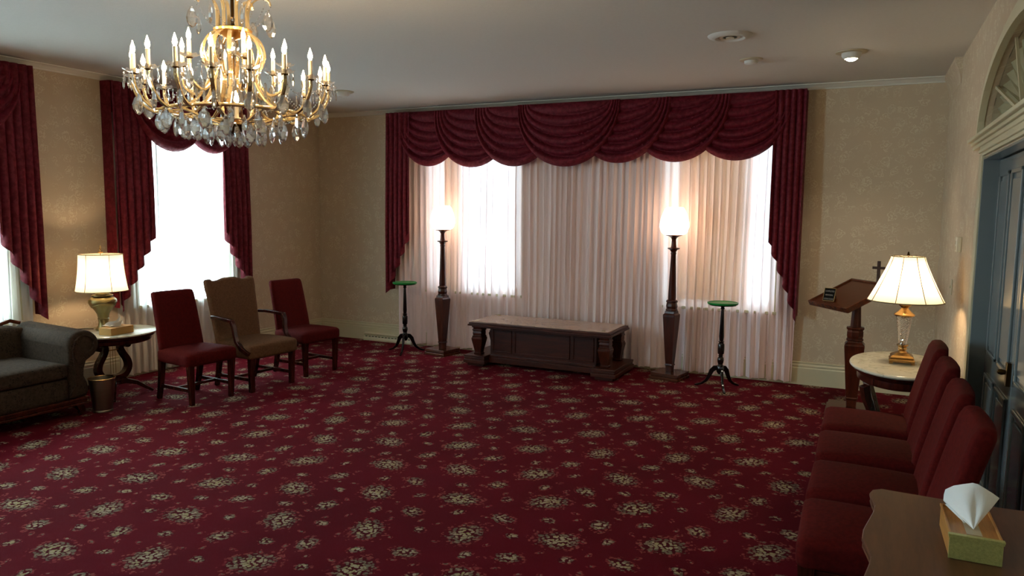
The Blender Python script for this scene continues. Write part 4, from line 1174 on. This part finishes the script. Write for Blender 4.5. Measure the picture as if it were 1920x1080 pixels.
# pendants
pend = make_pendant('p', .094, .060); big = None
def put(proto, r, a, z, spin, name='crystal_pendant'):
    if proto.get('_used'):
        o = proto.copy(); COL.objects.link(o); o.parent = ch
    else:
        o = proto; o['_used'] = 1
    o.location = (r*math.cos(a), r*math.sin(a), Z(z)); o.rotation_euler = (0, 0, spin); return o
pr = pend.build('crystal_pendant', 'crystal', ch, smooth=False)
rn = random.Random(5)
n_p = 0
for k in range(18): put(pr, .36, 2*PI*k/18+.17, 2.158+rn.uniform(-.004, .004), rn.uniform(0, PI)); n_p += 1
for k in range(18): put(pr, .462, 2*PI*k/18+.02, 2.228+rn.uniform(-.005, .005), 2*PI*k/18+rn.uniform(.3, 1.4)); n_p += 1
for k in range(18): put(pr, .25, 2*PI*k/18+.05, 2.138+rn.uniform(-.006, .006), rn.uniform(0, PI)); n_p += 1
for k in range(12): put(pr, .14, 2*PI*k/12+.25, 2.115+rn.uniform(-.004, .004), rn.uniform(0, PI)); n_p += 1
for k in range(7): put(pr, .065, 2*PI*k/7+.25, 2.105, rn.uniform(0, PI)); n_p += 1
for k in range(8): put(pr, .20, 2*PI*k/8+.2, 2.62, rn.uniform(0, PI)); n_p += 1
for k in range(6): put(pr, .075, 2*PI*k/6+.2, 2.50, rn.uniform(0, PI)); n_p += 1
for k in range(6): put(pr, .27, 2*PI*k/6+.4, 2.335, rn.uniform(0, PI)); n_p += 1
m = MB(); m.lathe([(0, 0), (.004, -.004), (.003, -.010), (.0015, -.014), (.006, -.030), (.0055, -.044), (0, -.056)], 6)
dr = m.build('crystal_drop', 'crystal', ch, smooth=False)
cnt = 0
for k in range(18):
    a = 2*PI*k/18+.02
    for j in range(5):
        b_ = a+PI*(.0)+2*PI*j/5; x = .485*math.cos(a)+.042*math.cos(b_); y = .485*math.sin(a)+.042*math.sin(b_)
        put(dr, math.hypot(x, y), math.atan2(y, x), 2.303, rn.uniform(0, PI)); cnt += 1
# garlands of beads
def bead(m, c, r):
    vs = [(c[0]+r, c[1], c[2]), (c[0]-r, c[1], c[2]), (c[0], c[1]+r, c[2]), (c[0], c[1]-r, c[2]), (c[0], c[1], c[2]+r), (c[0], c[1], c[2]-r)]
    m.add(vs, [(0, 2, 4), (2, 1, 4), (1, 3, 4), (3, 0, 4), (2, 0, 5), (1, 2, 5), (3, 1, 5), (0, 3, 5)])
def garland(p0, p1, sag, n, r=.0042):
    m = MB()
    for i in range(n+1):
        u = i/n; p = Vector(p0).lerp(Vector(p1), u); p.z -= sag*4*u*(1-u); bead(m, p, r)
    m.build('bead_garland', 'crystal', ch, smooth=False)
for k in range(18):
    a0, a1 = 2*PI*k/18+.02, 2*PI*(k+1)/18+.02
    garland(pol(.475, a0, 2.285), pol(.475, a1, 2.285), .055, 14)
for k in range(12):
    a0 = 2*PI*k/12+.1
    garland(pol(.09, a0, 2.52), pol(.34, a0+.1, 2.19), .03, 26)
for k in range(12):
    a0 = 2*PI*k/12+.1; garland(pol(.34, a0, 2.165), pol(.055, a0+.1, 2.12), .03, 22)
for k in range(8):
    a0 = 2*PI*k/8+.2; garland(pol(.20, a0, 2.67), pol(.085, a0+.2, 2.545), .02, 14)
# long prisms hanging inside the cage
m = MB(); m.lathe([(0, 0), (.007, -.006), (.007, -.10), (0, -.118)], 6)
pz = m.build('crystal_prism', 'crystal', ch, smooth=False)
for k in range(12): put(pz, .11, 2*PI*k/12, 2.30, rn.uniform(0, PI))
for k in range(14): put(pz, .19, 2*PI*k/14+.1, 2.30, rn.uniform(0, PI))

# ------------------------------------------------------------------ light
w = bpy.data.worlds.new('World'); S.world = w; w.use_nodes = True
w.node_tree.nodes['Background'].inputs[0].default_value = (.64, .87, 1.0, 1)
w.node_tree.nodes['Background'].inputs[1].default_value = 28.0
def spotlamp(name, loc, tgt, e, size, blend, col, rad=.03):
    l = bpy.data.lights.new(name, 'SPOT'); l.energy = e; l.spot_size = size; l.spot_blend = blend; l.color = col; l.shadow_soft_size = rad
    o = bpy.data.objects.new(name, l); COL.objects.link(o); o.location = loc
    o.rotation_euler = (Vector(tgt)-Vector(loc)).to_track_quat('-Z', 'Y').to_euler(); return o
spotlamp('eyeball_beam', (-.19, 6.47, 2.91), (-.15, 7.3, 0), 25, 1.6, .8, (1, .86, .66))

# ------------------------------------------------------------------ camera
cam = bpy.data.cameras.new('camera'); co = bpy.data.objects.new('camera', cam); COL.objects.link(co)
yaw, pitch, roll, f = -.4494, .1037, .0105, 1376.5
cy, sy, cp, sp = math.cos(yaw), math.sin(yaw), math.cos(pitch), math.sin(pitch)
fw = Vector((sy*cp, cy*cp, -sp)); r = Vector((cy, -sy, 0)); u = r.cross(fw)
r2 = r*math.cos(roll)+u*math.sin(roll); u2 = -r*math.sin(roll)+u*math.cos(roll)
co.matrix_world = Matrix(((r2.x, u2.x, -fw.x, 0), (r2.y, u2.y, -fw.y, 0), (r2.z, u2.z, -fw.z, 1.728), (0, 0, 0, 1)))
cam.sensor_width = 36; cam.lens = f/1920*36; cam.clip_start = .05
S.camera = co
S.view_settings.view_transform = 'Standard'; S.view_settings.look = 'None'; S.view_settings.gamma = 1; S.view_settings.use_curve_mapping = False
S.view_settings.exposure = 0.48
c = S.cycles
c.max_bounces = 10; c.diffuse_bounces = 5; c.glossy_bounces = 4; c.transmission_bounces = 8; c.transparent_max_bounces = 24
c.caustics_reflective = False; c.caustics_refractive = False; c.sample_clamp_indirect = 4.0
c.use_denoising = True
for o in list(bpy.data.objects):
    if '_used' in o: del o['_used']
